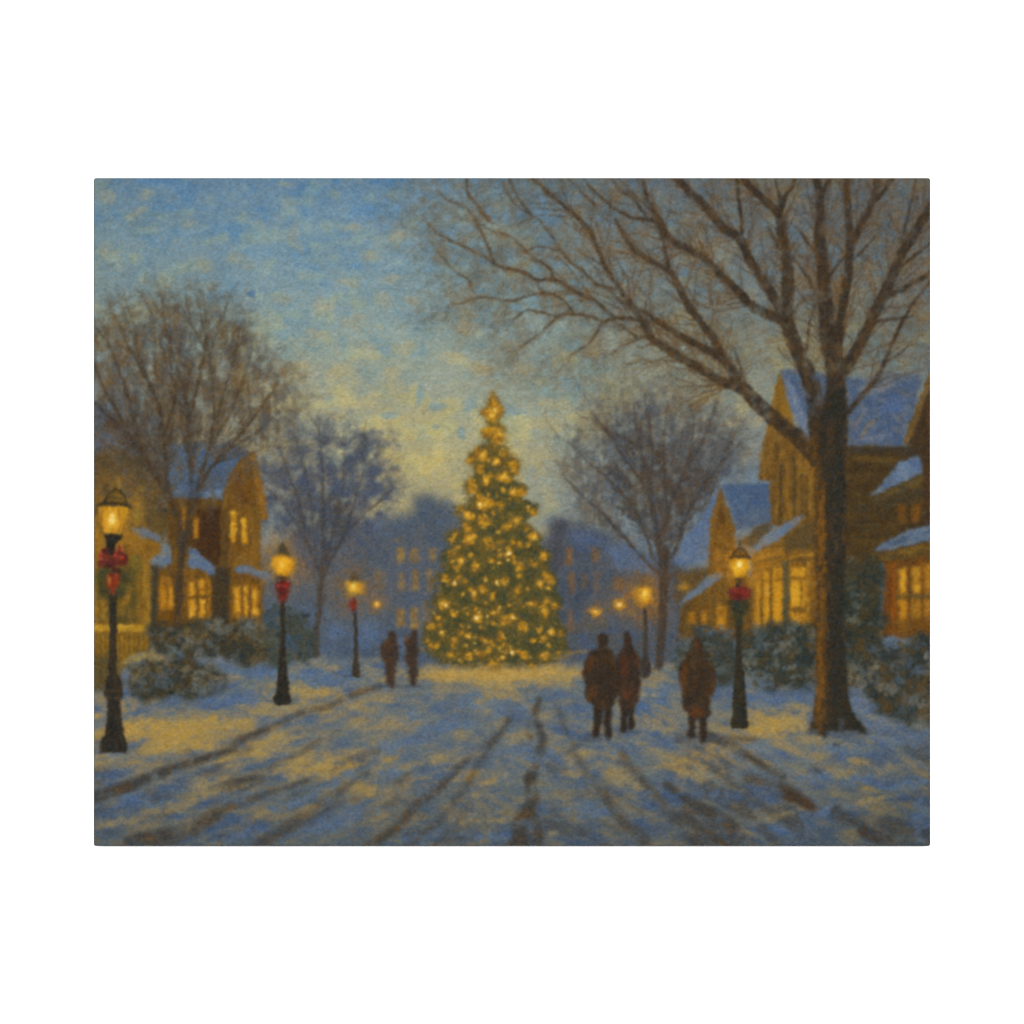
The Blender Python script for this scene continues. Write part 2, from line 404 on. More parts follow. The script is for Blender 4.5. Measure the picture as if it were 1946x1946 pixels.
rut([(1180, 1430), (1255, 1525), (1335, 1608)], 9, 22, .62, 33, 9)
rut([(640, 1392), (540, 1446), (430, 1500)], 6, 11, .42, 34, 9)
rut([(700, 1468), (590, 1540), (490, 1608)], 8, 18, .52, 35, 9)
rut([(1350, 1460), (1430, 1520), (1520, 1580)], 8, 14, .5, 36, 9)
rut([(890, 1530), (860, 1570), (830, 1608)], 10, 16, .5, 37, 9)
for x, y, rx, ry in [(215, 1424, 40, 9), (540, 1332, 26, 5), (670, 1284, 18, 3), (1405, 1376, 30, 5), (745, 1303, 30, 5), (785, 1303, 16, 4), (1140, 1402, 34, 8), (1192, 1390, 24, 6), (1328, 1402, 36, 8), (1590, 1392, 50, 8), (1690, 1390, 50, 8)]:
    dab(x, y, rx, ry, [(80, 88, 112), (72, 78, 92)], 0, 1.2, .62)


# ================================================================ BARE TREES OF THE MIDDLE DISTANCE
def dome(cx, cy, rx, ry, low, wob, seed):
    """crown outline as a test and as a soft mask"""
    ph = [random.Random(seed + i).uniform(0, 6.28) for i in range(4)]

    def rad(a):
        return 1 + wob * (math.sin(3 * a + ph[0]) * .5 + math.sin(5 * a + ph[1]) * .4 + math.sin(9 * a + ph[2]) * .3)

    def test(x, y):
        dx, dy = (x - cx) / rx, (y - cy) / (ry if y < cy else low)
        return dx * dx + dy * dy < rad(math.atan2(dy, dx)) ** 2
    b = bbox(cx - rx * 1.3, cy - ry * 1.3, cx + rx * 1.3, cy + low * 1.3)
    X, Y = grid(b)
    dx, dy = (X - cx) / rx, np.where(Y < cy, (Y - cy) / ry, (Y - cy) / low)
    a = np.arctan2(dy, dx)
    r = np.sqrt(dx * dx + dy * dy) / (1 + wob * (np.sin(3 * a + ph[0]) * .5 + np.sin(5 * a + ph[1]) * .4 + np.sin(9 * a + ph[2]) * .3))
    r = r + samp('a8', seed, b) * .06 + samp('a4', seed + 1, b) * .04
    return test, np.clip((1.06 - r) / .34, 0, 1), b


def bare_tree(label, limbs, dm, haze, limbc, twigc, ha, seed, per=9, blen=(40, 90), spread=.5, fork=.33, twig_a=.8, depth=2, hkey='v4', la=.86, hm0=.66):
    rnd.seed(seed)
    t = reg('painted_bare_tree', -1, label)
    crown = reg('crown', t)
    test, hm, hb = dm
    mod = np.clip(hm0 + .3 * samp(hkey, seed, hb) + .28 * samp('a8', seed + 5, hb) + .14 * samp('a2', seed + 9, hb), 0, 1.2)
    m = np.clip(hm * mod, 0, 1) * ha
    comp(m, hb, haze, seed, hkey, 1.5)
    sub = ID[hb[1]:hb[3], hb[0]:hb[2]]
    sub[(hm > .45) & (mod > .25)] = crown
    LL = np.zeros((H, W), np.float32)
    LT = np.zeros((H, W), np.float32)
    LC = np.zeros((H, W), np.float32)
    for (pts, w0, w1) in limbs:
        q = cr(pts)
        stroke(LC, q, w0 * .85, w1 * .7, 2.4)
        n = len(q)
        for i in range(per):
            j = int(rnd.uniform(.3, .98) * (n - 1))
            j = min(j, n - 2)
            d = math.atan2(q[j + 1][1] - q[j][1], q[j + 1][0] - q[j][0])
            t01 = j / n
            s = rnd.choice((-1, 1))
            ww = lerp(w0, w1, t01)
            grow(LL, LT, q[j][0], q[j][1], d + s * rnd.uniform(.15, spread), rnd.uniform(*blen) * (1.1 - .4 * t01), max(1.6, ww * .36), depth, d, .06, spread, test, fork)
        # the tip fans out
        d = math.atan2(q[-1][1] - q[-3][1], q[-1][0] - q[-3][0])
        for s in (-.4, -.15, .1, .35):
            grow(LL, LT, q[-1][0], q[-1][1], d + s, blen[1], max(2, w1 * .8), depth, d, .06, spread, test, fork)
    comp(LT * np.clip(.75 + .35 * samp('a4', seed, FULL), .2, 1.1), FULL, twigc, seed + 1, 'a16', 1.6, None, .5, twig_a)
    comp(gblur(LL, .8) * np.clip(.8 + .3 * samp('a4', seed + 2, FULL), .2, 1), FULL, limbc, seed + 2, 'a16', 1.6, None, .5, la * .8)
    comp(gblur(LC, 1.1) * np.clip(.88 + .22 * samp('a4', seed + 3, FULL) + .1 * samp('a8', seed + 4, FULL), .35, 1), FULL, limbc, seed + 3, 'v4', 1.5, t, .5, la)
    ID[(LL > .6)] = t
    return t


# blue tree, second from the left
treeB = bare_tree('blue grey bare tree between the left house and the lit fir',
          [([(600, 1245), (603, 1190), (609, 1130), (612, 1095)], 13, 11),
           ([(612, 1100), (598, 1068), (582, 1024), (569, 960), (548, 900), (530, 850)], 9, 4),
           ([(612, 1100), (632, 1057), (651, 1020), (672, 960), (690, 900)], 9, 3.5),
           ([(610, 1090), (614, 1010), (614, 937), (612, 872), (606, 820)], 8, 3.5),
           ([(612, 1080), (636, 1000), (650, 930), (655, 860)], 6, 3), ([(590, 1045), (560, 990), (530, 950), (510, 930)], 6, 3),
           ([(648, 1024), (690, 980), (725, 950), (745, 930)], 5, 3), ([(600, 1050), (590, 960), (575, 880), (560, 830)], 5, 3)],
          dome(626, 945, 138, 154, 150, .09, 5),
          [(82, 87, 110), (92, 92, 102), (76, 83, 114)], [(70, 64, 66), (76, 68, 64), (66, 70, 86)], [(74, 74, 86), (94, 84, 80), (68, 74, 100)], .94, 101, 60, (50, 120), .42, .36, .72, hkey='a8', la=.84, hm0=.86)

# grey brown tree, right of the middle
treeC = bare_tree('grey brown bare tree behind the walking couple',
          [([(1253, 1264), (1257, 1210), (1259, 1150), (1263, 1090), (1264, 1045)], 17, 22),
           ([(1258, 1068), (1249, 1013), (1240, 959), (1234, 905), (1212, 852), (1180, 830), (1156, 818)], 15, 4),
           ([(1266, 1075), (1285, 1046), (1299, 992), (1316, 959), (1351, 905), (1376, 868)], 13, 4),
           ([(1262, 1010), (1268, 981), (1282, 933), (1299, 905), (1312, 860), (1318, 800)], 10, 4),
           ([(1252, 1090), (1221, 1060), (1177, 1009), (1134, 966), (1092, 928), (1068, 900)], 9, 3),
           ([(1240, 1060), (1225, 1010), (1200, 960), (1160, 915), (1110, 870), (1080, 840)], 8, 3),
           ([(1240, 959), (1222, 920), (1188, 872), (1150, 815), (1130, 790)], 8, 3),
           ([(1236, 905), (1240, 860), (1232, 800), (1225, 750)], 7, 3), ([(1268, 985), (1262, 900), (1262, 820), (1270, 760)], 7, 3),
           ([(1300, 990), (1330, 930), (1370, 880), (1400, 850)], 7, 3), ([(1299, 905), (1330, 850), (1350, 800), (1360, 770)], 6, 3)],
          dome(1246, 905, 174, 168, 155, .1, 9),
          [(95, 95, 103), (82, 88, 110), (110, 102, 90)], [(74, 63, 54), (86, 70, 54), (66, 64, 70)], [(80, 72, 70), (104, 84, 62), (72, 74, 92)], .74, 103, 60, (55, 145), .42, .42, .92, la=.9, hm0=.64)

# ================================================================ HOUSES ON THE LEFT
SNB = [(82, 102, 142), (74, 93, 134), (94, 111, 144)]
SNG = [(100, 116, 148), (112, 124, 142), (88, 106, 150)]
GOLD = [(138, 98, 36), (120, 84, 34), (156, 112, 40)]
DKB = [(86, 62, 34), (74, 52, 32), (102, 70, 32)]
LIT = [(208, 150, 36), (188, 130, 34), (226, 172, 52)]
LITD = [(160, 108, 32), (140, 92, 30), (184, 126, 34)]

hillroof = reg('painted_house', -1, 'far left house, mostly hidden: blue roof behind the boughs of the left tree')
poly([(170, 762), (190, 768), (215, 792), (252, 832), (300, 862), (240, 870), (170, 866)], [(88, 108, 156), (98, 116, 152), (82, 100, 144)], hillroof, 3, 3, 51, 'a16')
poly([(170, 858), (240, 856), (290, 880), (318, 930), (330, 1000), (300, 1040), (170, 1040)], [(84, 70, 44), (94, 78, 46), (76, 70, 52)], hillroof, 6, 4, 52, 'a8')

hI = reg('painted_house', -1, 'left gabled house with snowy roof and tall lit windows')
rect(318, 936, 432, 1080, [(104, 76, 34), (86, 62, 34), (118, 86, 34)], pid=hI, soft=2, wob=2, seed=61, key='v4')
rect(372, 966, 424, 1070, [(80, 54, 32), (70, 48, 30)], soft=4, wob=2, seed=62, key='v4')
r = reg('roof', hI)
poly([(316, 846), (340, 842), (392, 838), (436, 842), (468, 855), (470, 870), (440, 905), (426, 948), (318, 944), (312, 900)], SNB, r, 2.2, 2.4, 63, 'a16')
poly([(388, 935), (425, 930), (423, 943), (392, 946)], [(108, 126, 158)], soft=2, wob=1, seed=64)
poly([(425, 935), (452, 890), (474, 862), (482, 858), (490, 880), (500, 940), (508, 985), (494, 988), (494, 1090), (420, 1090), (420, 1000)], [(124, 86, 34), (108, 74, 32), (136, 98, 36)], hI, 2, 2, 65, 'v4')
poly([(456, 890), (478, 866), (486, 900), (490, 965), (440, 965), (436, 925)], [(104, 70, 32), (118, 82, 36)], soft=5, wob=3, seed=66, key='v4', alpha=.8)
poly([(474, 860), (483, 856), (497, 920), (509, 984), (498, 988), (486, 920)], [(146, 102, 40), (130, 92, 40)], soft=1.8, wob=1.2, seed=67)
poly([(482, 858), (472, 866), (446, 904), (428, 946), (422, 944), (438, 900), (462, 866)], [(116, 84, 40)], soft=1.6, wob=1, seed=68)
rect(420, 966, 434, 1085, [(104, 76, 36), (84, 64, 38)], soft=2, wob=1, seed=69, key='v4')
rect(476, 968, 494, 1085, [(122, 88, 36), (138, 98, 36), (98, 74, 36)], soft=2, wob=1, seed=70, key='v4')
for x0, y0, x1, y1, c in [(438, 970, 449, 1030, LIT), (458, 984, 469, 1033, LIT), (344, 962, 354, 1006, LITD), (368, 984, 378, 1024, LITD)]:
    rect(x0 - 2, y0 - 2, x1 + 2, y1 + 2, [(92, 66, 34)], soft=1.6, wob=1, seed=x0, alpha=.7)
    wd = reg('window', hI)
    rect(x0, y0, x1, y1, c, pid=wd, soft=1.5, wob=1.2, seed=x0 + 1, key='v2')
# lower storey
rect(286, 1078, 500, 1196, [(116, 80, 30), (98, 68, 30), (134, 92, 30)], pid=hI, soft=3, wob=2, seed=71, key='v4')
rect(402, 1078, 436, 1190, [(64, 56, 44), (74, 60, 40)], soft=3, wob=2, seed=72, key='v4')
rect(284, 1074, 300, 1200, [(66, 62, 50)], soft=3, wob=2, seed=73, key='v4')
for x0, y0, x1, y1, c in [(304, 1096, 332, 1160, LITD), (358, 1100, 402, 1176, LIT), (443, 1112, 491, 1180, LIT)]:
    wd = reg('window', hI)
    rect(x0, y0, x1, y1, [(170, 116, 32), (150, 100, 30)] if c is LIT else c, pid=wd, soft=2, wob=1.4, seed=x0 + 2, key='v4')
for x0, y0, x1, y1 in [(360, 1106, 369, 1132), (360, 1138, 370, 1174), (380, 1102, 389, 1116), (380, 1122, 388, 1130), (380, 1138, 390, 1176), (446, 1116, 456, 1164), (463, 1114, 470, 1128), (463, 1134, 470, 1178), (480, 1120, 488, 1168), (322, 1118, 330, 1150)]:
    rect(x0, y0, x1, y1, [(218, 156, 40), (200, 140, 38), (232, 176, 62)], soft=1.8, wob=1.4, seed=x0 + y0, key='v2', alpha=.9)
for x0, y0, x1, y1 in [(372, 1104, 377, 1176), (391, 1108, 394, 1174), (458, 1114, 462, 1178), (472, 1114, 477, 1178), (358, 1132, 402, 1137)]:
    rect(x0, y0, x1, y1, [(102, 72, 32)], soft=1.4, wob=1, seed=x0 + y0, alpha=.8)
for pts in ([(284, 1075), (300, 1052), (322, 1036), (328, 1060), (326, 1072), (300, 1070)], [(358, 1040), (372, 1042), (408, 1076), (412, 1092), (398, 1094), (380, 1080), (358, 1078)], [(444, 1078), (462, 1074), (488, 1080), (520, 1094), (512, 1104), (494, 1100), (470, 1090), (448, 1088)]):
    rf = reg('roof', hI)
    poly(pts, SNG, rf, 2, 1.6, int(pts[0][0]), 'h4')

hJ = reg('painted_house', -1, 'golden porch with picket railing behind the nearest left lamp')
poly([(170, 1000), (250, 1008), (306, 1036), (300, 1050), (286, 1062), (284, 1240), (170, 1300)], [(146, 106, 34), (126, 92, 36), (162, 120, 38)], hJ, 3, 2.5, 81, 'v4')
rect(170, 1072, 262, 1190, [(112, 88, 36), (130, 98, 34), (90, 78, 40)], soft=6, wob=4, seed=82, key='a8')
poly([(215, 945), (224, 905), (230, 902), (242, 950), (238, 1000), (214, 1000)], [(176, 144, 48), (154, 124, 46), (190, 156, 56)], soft=5, wob=3, seed=83, pid=hJ)
poly([(250, 990), (258, 930), (266, 918), (274, 940), (268, 990), (256, 1010)], [(158, 132, 52), (138, 116, 52)], soft=5, wob=3, seed=84)
poly([(232, 1022), (300, 1034), (308, 1038), (286, 1064), (232, 1062)], GOLD, hJ, 2, 1.6, 85, 'h4')
rj = reg('roof', hJ)
poly([(249, 1004), (276, 1002), (304, 1020), (306, 1028), (276, 1024), (250, 1012)], SNG, rj, 2, 1.6, 86, 'h4')
rect(263, 1072, 284, 1232, [(150, 112, 36), (132, 96, 34), (164, 124, 42)], pid=hJ, soft=2, wob=1.4, seed=87, key='v4')
rect(263, 1072, 270, 1230, [(116, 84, 34)], soft=2, wob=1, seed=88, key='v4', alpha=.7)
dab(252, 1063, 12, 6, [(184, 146, 46)], -8, .8, .9)
rect(172, 1186, 284, 1200, [(204, 158, 54), (180, 136, 42)], pid=hJ, soft=2, wob=1.4, seed=89, key='h4')
rect(172, 1203, 284, 1246, [(132, 98, 34), (112, 84, 34)], pid=hJ, soft=2, wob=1.4, seed=90, key='v2')
for x in range(176, 284, 9):
    rect(x, 1204, x + 4, 1244, [(166, 122, 38), (146, 106, 34)], soft=1.3, wob=1, seed=x, key='v2', alpha=.85)
rect(172, 1244, 230, 1310, [(112, 88, 40), (94, 78, 46), (128, 98, 40)], pid=hJ, soft=4, wob=3, seed=92, key='v4')
rect(178, 1072, 186, 1186, [(164, 122, 40)], soft=2, wob=1.4, seed=95, key='v4', alpha=.8)
for x, y, rx, ry in [(196, 1150, 7, 26), (240, 1130, 8, 20)]:
    dab(x, y, rx, ry, [(176, 130, 42), (152, 110, 38)], 0, 1.2, .75)
for x, y in [(232, 1158), (248, 1166)]:
    dab(x, y, 6, 14, [(138, 104, 40)], 0, .9, .7)

# the big bare tree at the left edge, in front of the houses
bare_tree('large brown bare tree by the left edge in front of the houses',
          [([(334, 1232), (336, 1180), (340, 1130), (343, 1070), (347, 1030)], 17, 20),
           ([(344, 1045), (332, 975), (308, 925), (285, 893), (243, 824), (205, 790), (178, 765)], 15, 4),
           ([(340, 1000), (322, 940), (316, 905), (312, 829), (296, 755), (278, 712), (258, 660)], 12, 4),
           ([(348, 1040), (362, 962), (364, 916), (358, 829), (353, 763), (341, 715), (322, 650)], 14, 4),
           ([(366, 950), (392, 868), (406, 807), (405, 742), (398, 680)], 9, 4),
           ([(364, 970), (390, 905), (432, 855), (475, 803), (512, 752), (526, 728)], 10, 2),
           ([(288, 900), (262, 830), (248, 770), (225, 700), (205, 650)], 9, 3.5), ([(250, 832), (215, 770), (190, 720), (174, 680)], 8, 4),
           ([(356, 820), (372, 750), (385, 690), (392, 640)], 7, 3), ([(400, 850), (440, 780), (462, 720), (478, 670)], 7, 3),
           ([(432, 855), (480, 826), (512, 800), (530, 782)], 5, 2), ([(312, 829), (330, 770), (335, 700), (345, 640)], 7, 3),
           ([(296, 755), (262, 690), (235, 640), (225, 600)], 6, 3), ([(406, 807), (430, 730), (450, 660), (455, 620)], 6, 3), ([(340, 985), (300, 960), (250, 925), (210, 880)], 6, 3)],
          dome(342, 792, 212, 240, 190, .09, 3),
          [(100, 90, 74), (86, 84, 88), (108, 88, 58)], [(70, 57, 44), (82, 64, 42), (64, 58, 54)], [(88, 72, 52), (116, 86, 48), (76, 72, 76)], .78, 107, 60, (60, 165), .4, .42, .92, la=.84, hm0=.66)

# ================================================================ HOUSES ON THE RIGHT
hH = reg('painted_house', -1, 'low house with a small pointed gable left of the right lamp')
ra = reg('roof', hH)
poly([(1370, 922), (1352, 985), (1344, 1062), (1290, 1078), (1284, 1062), (1302, 1020), (1334, 985), (1362, 935)], [(96, 116, 156), (88, 108, 152), (106, 122, 152)], ra, 3, 2.5, 201, 'a16')
rb = reg('roof', hH)
poly([(1371, 922), (1462, 918), (1466, 996), (1400, 1004), (1392, 985), (1380, 940)], [(78, 98, 136), (88, 104, 134), (72, 90, 130)], rb, 2.8, 2.4, 202, 'a16')
poly([(1282, 1086), (1340, 1076), (1372, 1072), (1372, 1092), (1330, 1112), (1300, 1140), (1282, 1150)], [(90, 74, 48), (80, 76, 72), (102, 80, 44)], hH, 5, 3, 203)
poly([(1369, 928), (1396, 1004), (1400, 1130), (1346, 1110), (1348, 1040)], [(112, 78, 34), (98, 68, 32), (128, 90, 34)], hH, 2, 1.8, 204, 'v4')
poly([(1368, 926), (1352, 985), (1347, 1034), (1354, 1036), (1362, 980), (1370, 950)], [(132, 94, 38)], soft=1.8, wob=1.4, seed=205)
poly([(1370, 928), (1392, 998), (1386, 1002), (1372, 960)], [(124, 92, 44)], soft=1.8, wob=1.4, seed=206)
rect(1358, 1045, 1366, 1075, [(158, 110, 36)], soft=2.5, wob=1.4, seed=207, alpha=.8)
poly([(1290, 1160), (1310, 1136), (1372, 1092), (1400, 1088), (1440, 1100), (1440, 1216), (1290, 1216)], [(108, 79, 36), (94, 72, 38), (124, 89, 36)], hH, 3, 2, 208, 'v4')
rc = reg('roof', hH)
poly([(1286, 1150), (1308, 1130), (1350, 1090), (1370, 1086), (1374, 1094), (1334, 1126), (1306, 1142)], SNG, rc, 2, 1.6, 209, 'h4')
for x0, y0, x1, y1, c in [(1306, 1162, 1324, 1198, LITD), (1333, 1158, 1345, 1194, LITD), (1360, 1150, 1382, 1200, LITD)]:
    wd = reg('window', hH)
    rect(x0, y0, x1, y1, c, pid=wd, soft=2.2, wob=1.6, seed=x0, key='v4', alpha=.9)
dab(1371, 1185, 7, 12, [(206, 146, 40)], 0, .8, .8)
glow(1299, 1114, 10, (206, 146, 44), .85)

hE = reg('painted_house', -1, 'tall golden gabled house with steep blue snowy roof behind the big tree')
poly([(1600, 843), (1768, 846), (1768, 1060), (1600, 1080)], [(78, 61, 36), (68, 54, 34), (88, 68, 36)], hE, 3, 2, 211, 'h4')
re_ = reg('roof', hE)
poly([(1480, 704), (1522, 702), (1640, 722), (1662, 712), (1752, 708), (1736, 790), (1722, 842), (1700, 850), (1650, 845), (1600, 846), (1546, 856), (1530, 830), (1502, 770)], [(84, 99, 132), (74, 90, 128), (102, 108, 126)], re_, 3, 3, 212, 'd4')
poly([(1500, 716), (1530, 790), (1545, 850), (1528, 830), (1508, 780), (1490, 720)], [(120, 130, 158), (108, 122, 156)], soft=2.5, wob=1.6, seed=213, alpha=.8)
for x, y, rx, ry, a, c in [(1680, 735, 26, 8, -25, (124, 124, 136)), (1648, 815, 26, 4, -52, (134, 116, 92)), (1632, 800, 20, 4, -60, (116, 108, 112)), (1665, 830, 24, 5, -10, (118, 124, 146)), (1640, 745, 10, 12, 0, (128, 132, 140)), (1700, 770, 26, 12, -30, (82, 104, 156))]:
    dab(x, y, rx, ry, [c], a, 1, .7)
poly([(1481, 706), (1512, 818), (1564, 856), (1568, 1000), (1464, 1000), (1462, 914), (1442, 912), (1450, 850), (1466, 780)], [(122, 88, 38), (106, 78, 38), (140, 102, 40)], hE, 2, 1.6, 214, 'v4')
poly([(1481, 706), (1496, 760), (1511, 818), (1500, 822), (1480, 770), (1470, 790), (1466, 782)], [(146, 106, 38), (132, 96, 38)], soft=1.8, wob=1.4, seed=215, key='v4')
poly([(1470, 790), (1500, 822), (1470, 850), (1456, 900), (1444, 908), (1450, 850)], [(126, 92, 42), (140, 102, 40)], soft=3, wob=2, seed=216, alpha=.8)
for x, y0, y1, wd_ in [(1484, 880, 1000, 5), (1510, 870, 985, 5), (1476, 840, 880, 4), (1522, 900, 985, 3), (1534, 900, 985, 3)]:
    rect(x - wd_ / 2, y0, x + wd_ / 2, y1, [(66, 56, 40), (78, 64, 40)], soft=2, wob=1.4, seed=x, key='v4', alpha=.85)
for x in (1496, 1518, 1540):
    rect(x - 3, 880, x + 3, 985, [(158, 116, 44)], soft=2.5, wob=1.4, seed=x, key='v4', alpha=.6)
poly([(1604, 846), (1700, 850), (1768, 856), (1768, 868), (1700, 864), (1604, 860)], [(66, 58, 48)], soft=3, wob=2, seed=217, alpha=.8)
poly([(1620, 866), (1700, 868), (1712, 880), (1700, 876), (1620, 874)], [(106, 82, 40)], soft=3, wob=2, seed=218, alpha=.8)
rd = reg('roof', hE)
poly([(1652, 944), (1676, 920), (1712, 876), (1744, 864), (1752, 884), (1750, 900), (1712, 916), (1676, 936)], [(100, 120, 156), (112, 128, 156), (92, 110, 150)], rd, 2.2, 1.6, 219, 'd4')
poly([(1648, 950), (1680, 940), (1714, 920), (1754, 904), (1756, 918), (1716, 936), (1670, 952)], [(104, 84, 44), (84, 74, 50)], soft=2.5, wob=1.6, seed=220)
poly([(1620, 962), (1670, 954), (1720, 938), (1756, 926), (1756, 945), (1690, 960), (1620, 975)], [(68, 62, 48)], soft=5, wob=2, seed=221, alpha=.7)
for x0, y0, x1, y1 in [(1706, 958, 1724, 994), (1734, 956, 1750, 994)]:
    wd = reg('window', hE)
    rect(x0, y0, x1, y1, [(124, 80, 30), (106, 70, 30), (146, 94, 32)], pid=wd, soft=3, wob=2, seed=x0, key='v4', alpha=.9)

hG = reg('painted_house', -1, 'glowing porch house between the right lamp and the big trunk')
poly([(1428, 1056), (1470, 1030), (1512, 1000), (1568, 980), (1570, 1210), (1428, 1210)], [(134, 94, 34), (114, 80, 34), (154, 108, 36)], hG, 2.5, 2, 231, 'v4')
poly([(1486, 1030), (1528, 992), (1550, 990), (1552, 1050), (1490, 1048)], [(96, 80, 50), (88, 72, 44)], soft=4, wob=2, seed=232, alpha=.9)
poly([(1404, 1036), (1440, 1000), (1464, 992), (1466, 1008), (1430, 1040)], [(86, 76, 58), (96, 82, 52)], hG, 3, 2, 233)
rg = reg('roof', hG)
poly([(1426, 1044), (1450, 1024), (1466, 1008), (1500, 990), (1528, 978), (1522, 990), (1504, 1004), (1470, 1024), (1440, 1042)], [(106, 122, 154), (96, 112, 150), (118, 128, 148)], rg, 1.8, 1.4, 234, 'd4')
poly([(1434, 1062), (1484, 1050), (1484, 1066), (1434, 1074)], [(172, 122, 38), (154, 108, 36)], soft=4, wob=2, seed=235, alpha=.8)
poly([(1505, 1045), (1545, 1044), (1545, 1056), (1505, 1054)], [(140, 100, 38)], soft=3, wob=1.5, seed=236, alpha=.8)
rect(1487, 1064, 1500, 1206, [(98, 88, 56), (84, 78, 56)], pid=hG, soft=1.8, wob=1.4, seed=237, key='v4')
for x0, y0, x1, y1, c in [(1436, 1088, 1447, 1200, LIT), (1450, 1086, 1463, 1196, LIT), (1468, 1078, 1486, 1190, LIT), (1502, 1078, 1532, 1192, LIT)]:
    wd = reg('window', hG)
    rect(x0, y0, x1, y1, [(192, 136, 36), (172, 118, 34), (208, 152, 40)], pid=wd, soft=1.8, wob=1.4, seed=x0, key='v4')
for x0, y0, x1, y1, c in [(1504, 1106, 1522, 1150, (218, 162, 46)), (1525, 1106, 1531, 1150, (196, 140, 38)), (1468, 1106, 1485, 1186, (210, 148, 36)), (1454, 1110, 1462, 1130, (206, 156, 62)), (1506, 1082, 1526, 1096, (204, 146, 40)), (1506, 1172, 1520, 1184, (210, 148, 40))]:
    rect(x0, y0, x1, y1, [c], soft=2, wob=1.6, seed=x0, key='v2', alpha=.85)
for x0, y0, x1, y1 in [(1447, 1088, 1450, 1196), (1463, 1076, 1468, 1196), (1500, 1097, 1532, 1101), (1440, 1102, 1486, 1104), (1522, 1104, 1525, 1152), (1502, 1154, 1532, 1164)]:
    rect(x0, y0, x1, y1, [(112, 80, 34)], soft=1.5, wob=1.2, seed=x0 + y0, alpha=.8)

for y in range(876, 1060, 10):
    rect(1610, y, 1700, y + 2, [(98, 76, 40)], soft=1.8, wob=2, seed=y, key='h4', alpha=.45)
L = np.zeros((H, W), np.float32)
for p, q, w_ in [((1430, 1064), (1486, 1046), 4), ((1500, 1058), (1548, 1052), 4), ((1434, 1080), (1486, 1072), 3), ((1466, 1008), (1528, 984), 2), ((1438, 1084), (1438, 1204), 4), ((1535, 1066), (1536, 1204), 5)]:
    stroke(L, [p, q], w_, w_, 2.4)
comp(L, FULL, [(184, 134, 44), (162, 116, 40)], 260, 'a4', 1.4, None, .5, .75)
L = np.zeros((H, W), np.float32)
for p, q, w_ in [((1432, 1071), (1486, 1058), 3), ((1500, 1066), (1548, 1062), 4), ((1448, 1040), (1545, 1036), 2)]:
    stroke(L, [p, q], w_, w_, 2.4)
comp(L, FULL, [(88, 68, 38)], 261, 'a4', 1.4, None, .5, .7)

hF = reg('painted_house', -1, 'dark brown house cut off by the right edge, lit windows under a snowy eave')
gF = reg('gable', hF)
poly([(1768, 726), (1740, 800), (1724, 844), (1746, 852), (1756, 900), (1756, 1000), (1790, 1010), (1790, 726)], [(74, 56, 38), (64, 50, 36), (84, 62, 36)], gF, 2, 1.6, 241, 'v4')
poly([(1770, 700), (1769, 728), (1732, 834), (1722, 844), (1716, 838), (1742, 770), (1764, 716)], [(128, 96, 42), (108, 84, 44)], gF, 1.8, 1.4, 242)
rect(1758, 860, 1790, 1000, [(82, 60, 38), (70, 54, 38)], soft=3, wob=2, seed=243, key='v4')
poly([(1660, 1052), (1690, 1046), (1790, 1026), (1790, 1210), (1676, 1210), (1678, 1070)], [(112, 72, 30), (96, 64, 32), (134, 86, 30)], hF, 2.5, 2, 244, 'v4')
poly([(1652, 1052), (1700, 1046), (1790, 1024), (1790, 1050), (1720, 1062), (1668, 1070)], [(106, 82, 38), (88, 70, 40), (124, 94, 38)], hF, 2.2, 1.6, 245, 'h4')
rh = reg('roof', hF)
poly([(1658, 1048), (1690, 1024), (1722, 1008), (1790, 992), (1790, 1024), (1740, 1032), (1690, 1046)], [(96, 112, 142), (108, 120, 140), (84, 100, 140)], rh, 2, 1.8, 246, 'l4')
poly([(1700, 1026), (1730, 1014), (1720, 1030), (1690, 1042)], [(70, 76, 92)], soft=3, wob=2, seed=247, alpha=.6)
for x0, x1 in ((1682, 1690), (1694, 1703)):
    rect(x0, 1072, x1, 1200, [(146, 82, 24), (124, 70, 26)], soft=1.8, wob=1.2, seed=x0, key='v4')
for x0, y0, x1, y1 in [(1708, 1078, 1724, 1202), (1732, 1076, 1750, 1178), (1756, 1072, 1790, 1180)]:
    wd = reg('window', hF)
    rect(x0, y0, x1, y1, [(162, 112, 34), (140, 96, 34), (180, 126, 34)], pid=wd, soft=2, wob=1.6, seed=x0, key='v4')
for x0, y0, x1, y1, c in [(1711, 1082, 1721, 1126, (216, 160, 44)), (1711, 1144, 1722, 1196, (196, 134, 34)), (1735, 1080, 1747, 1108, (182, 132, 40)), (1737, 1112, 1748, 1126, (214, 156, 40)), (1735, 1144, 1747, 1170, (160, 112, 36)), (1759, 1080, 1768, 1120, (178, 120, 34)), (1760, 1140, 1768, 1164, (176, 118, 34))]:
    rect(x0, y0, x1, y1, [c], soft=2, wob=1.5, seed=x0 + 1, key='v2', alpha=.9)
rect(1704, 1130, 1768, 1138, [(98, 80, 46)], soft=2, wob=1.4, seed=248, alpha=.8)
rect(1700, 1176, 1768, 1212, [(120, 80, 30), (100, 72, 34)], soft=4, wob=2, seed=249, alpha=.8)

# ================================================================ SHRUBS UNDER SNOW
SHD = [(62, 61, 52), (54, 56, 54), (80, 68, 44)]


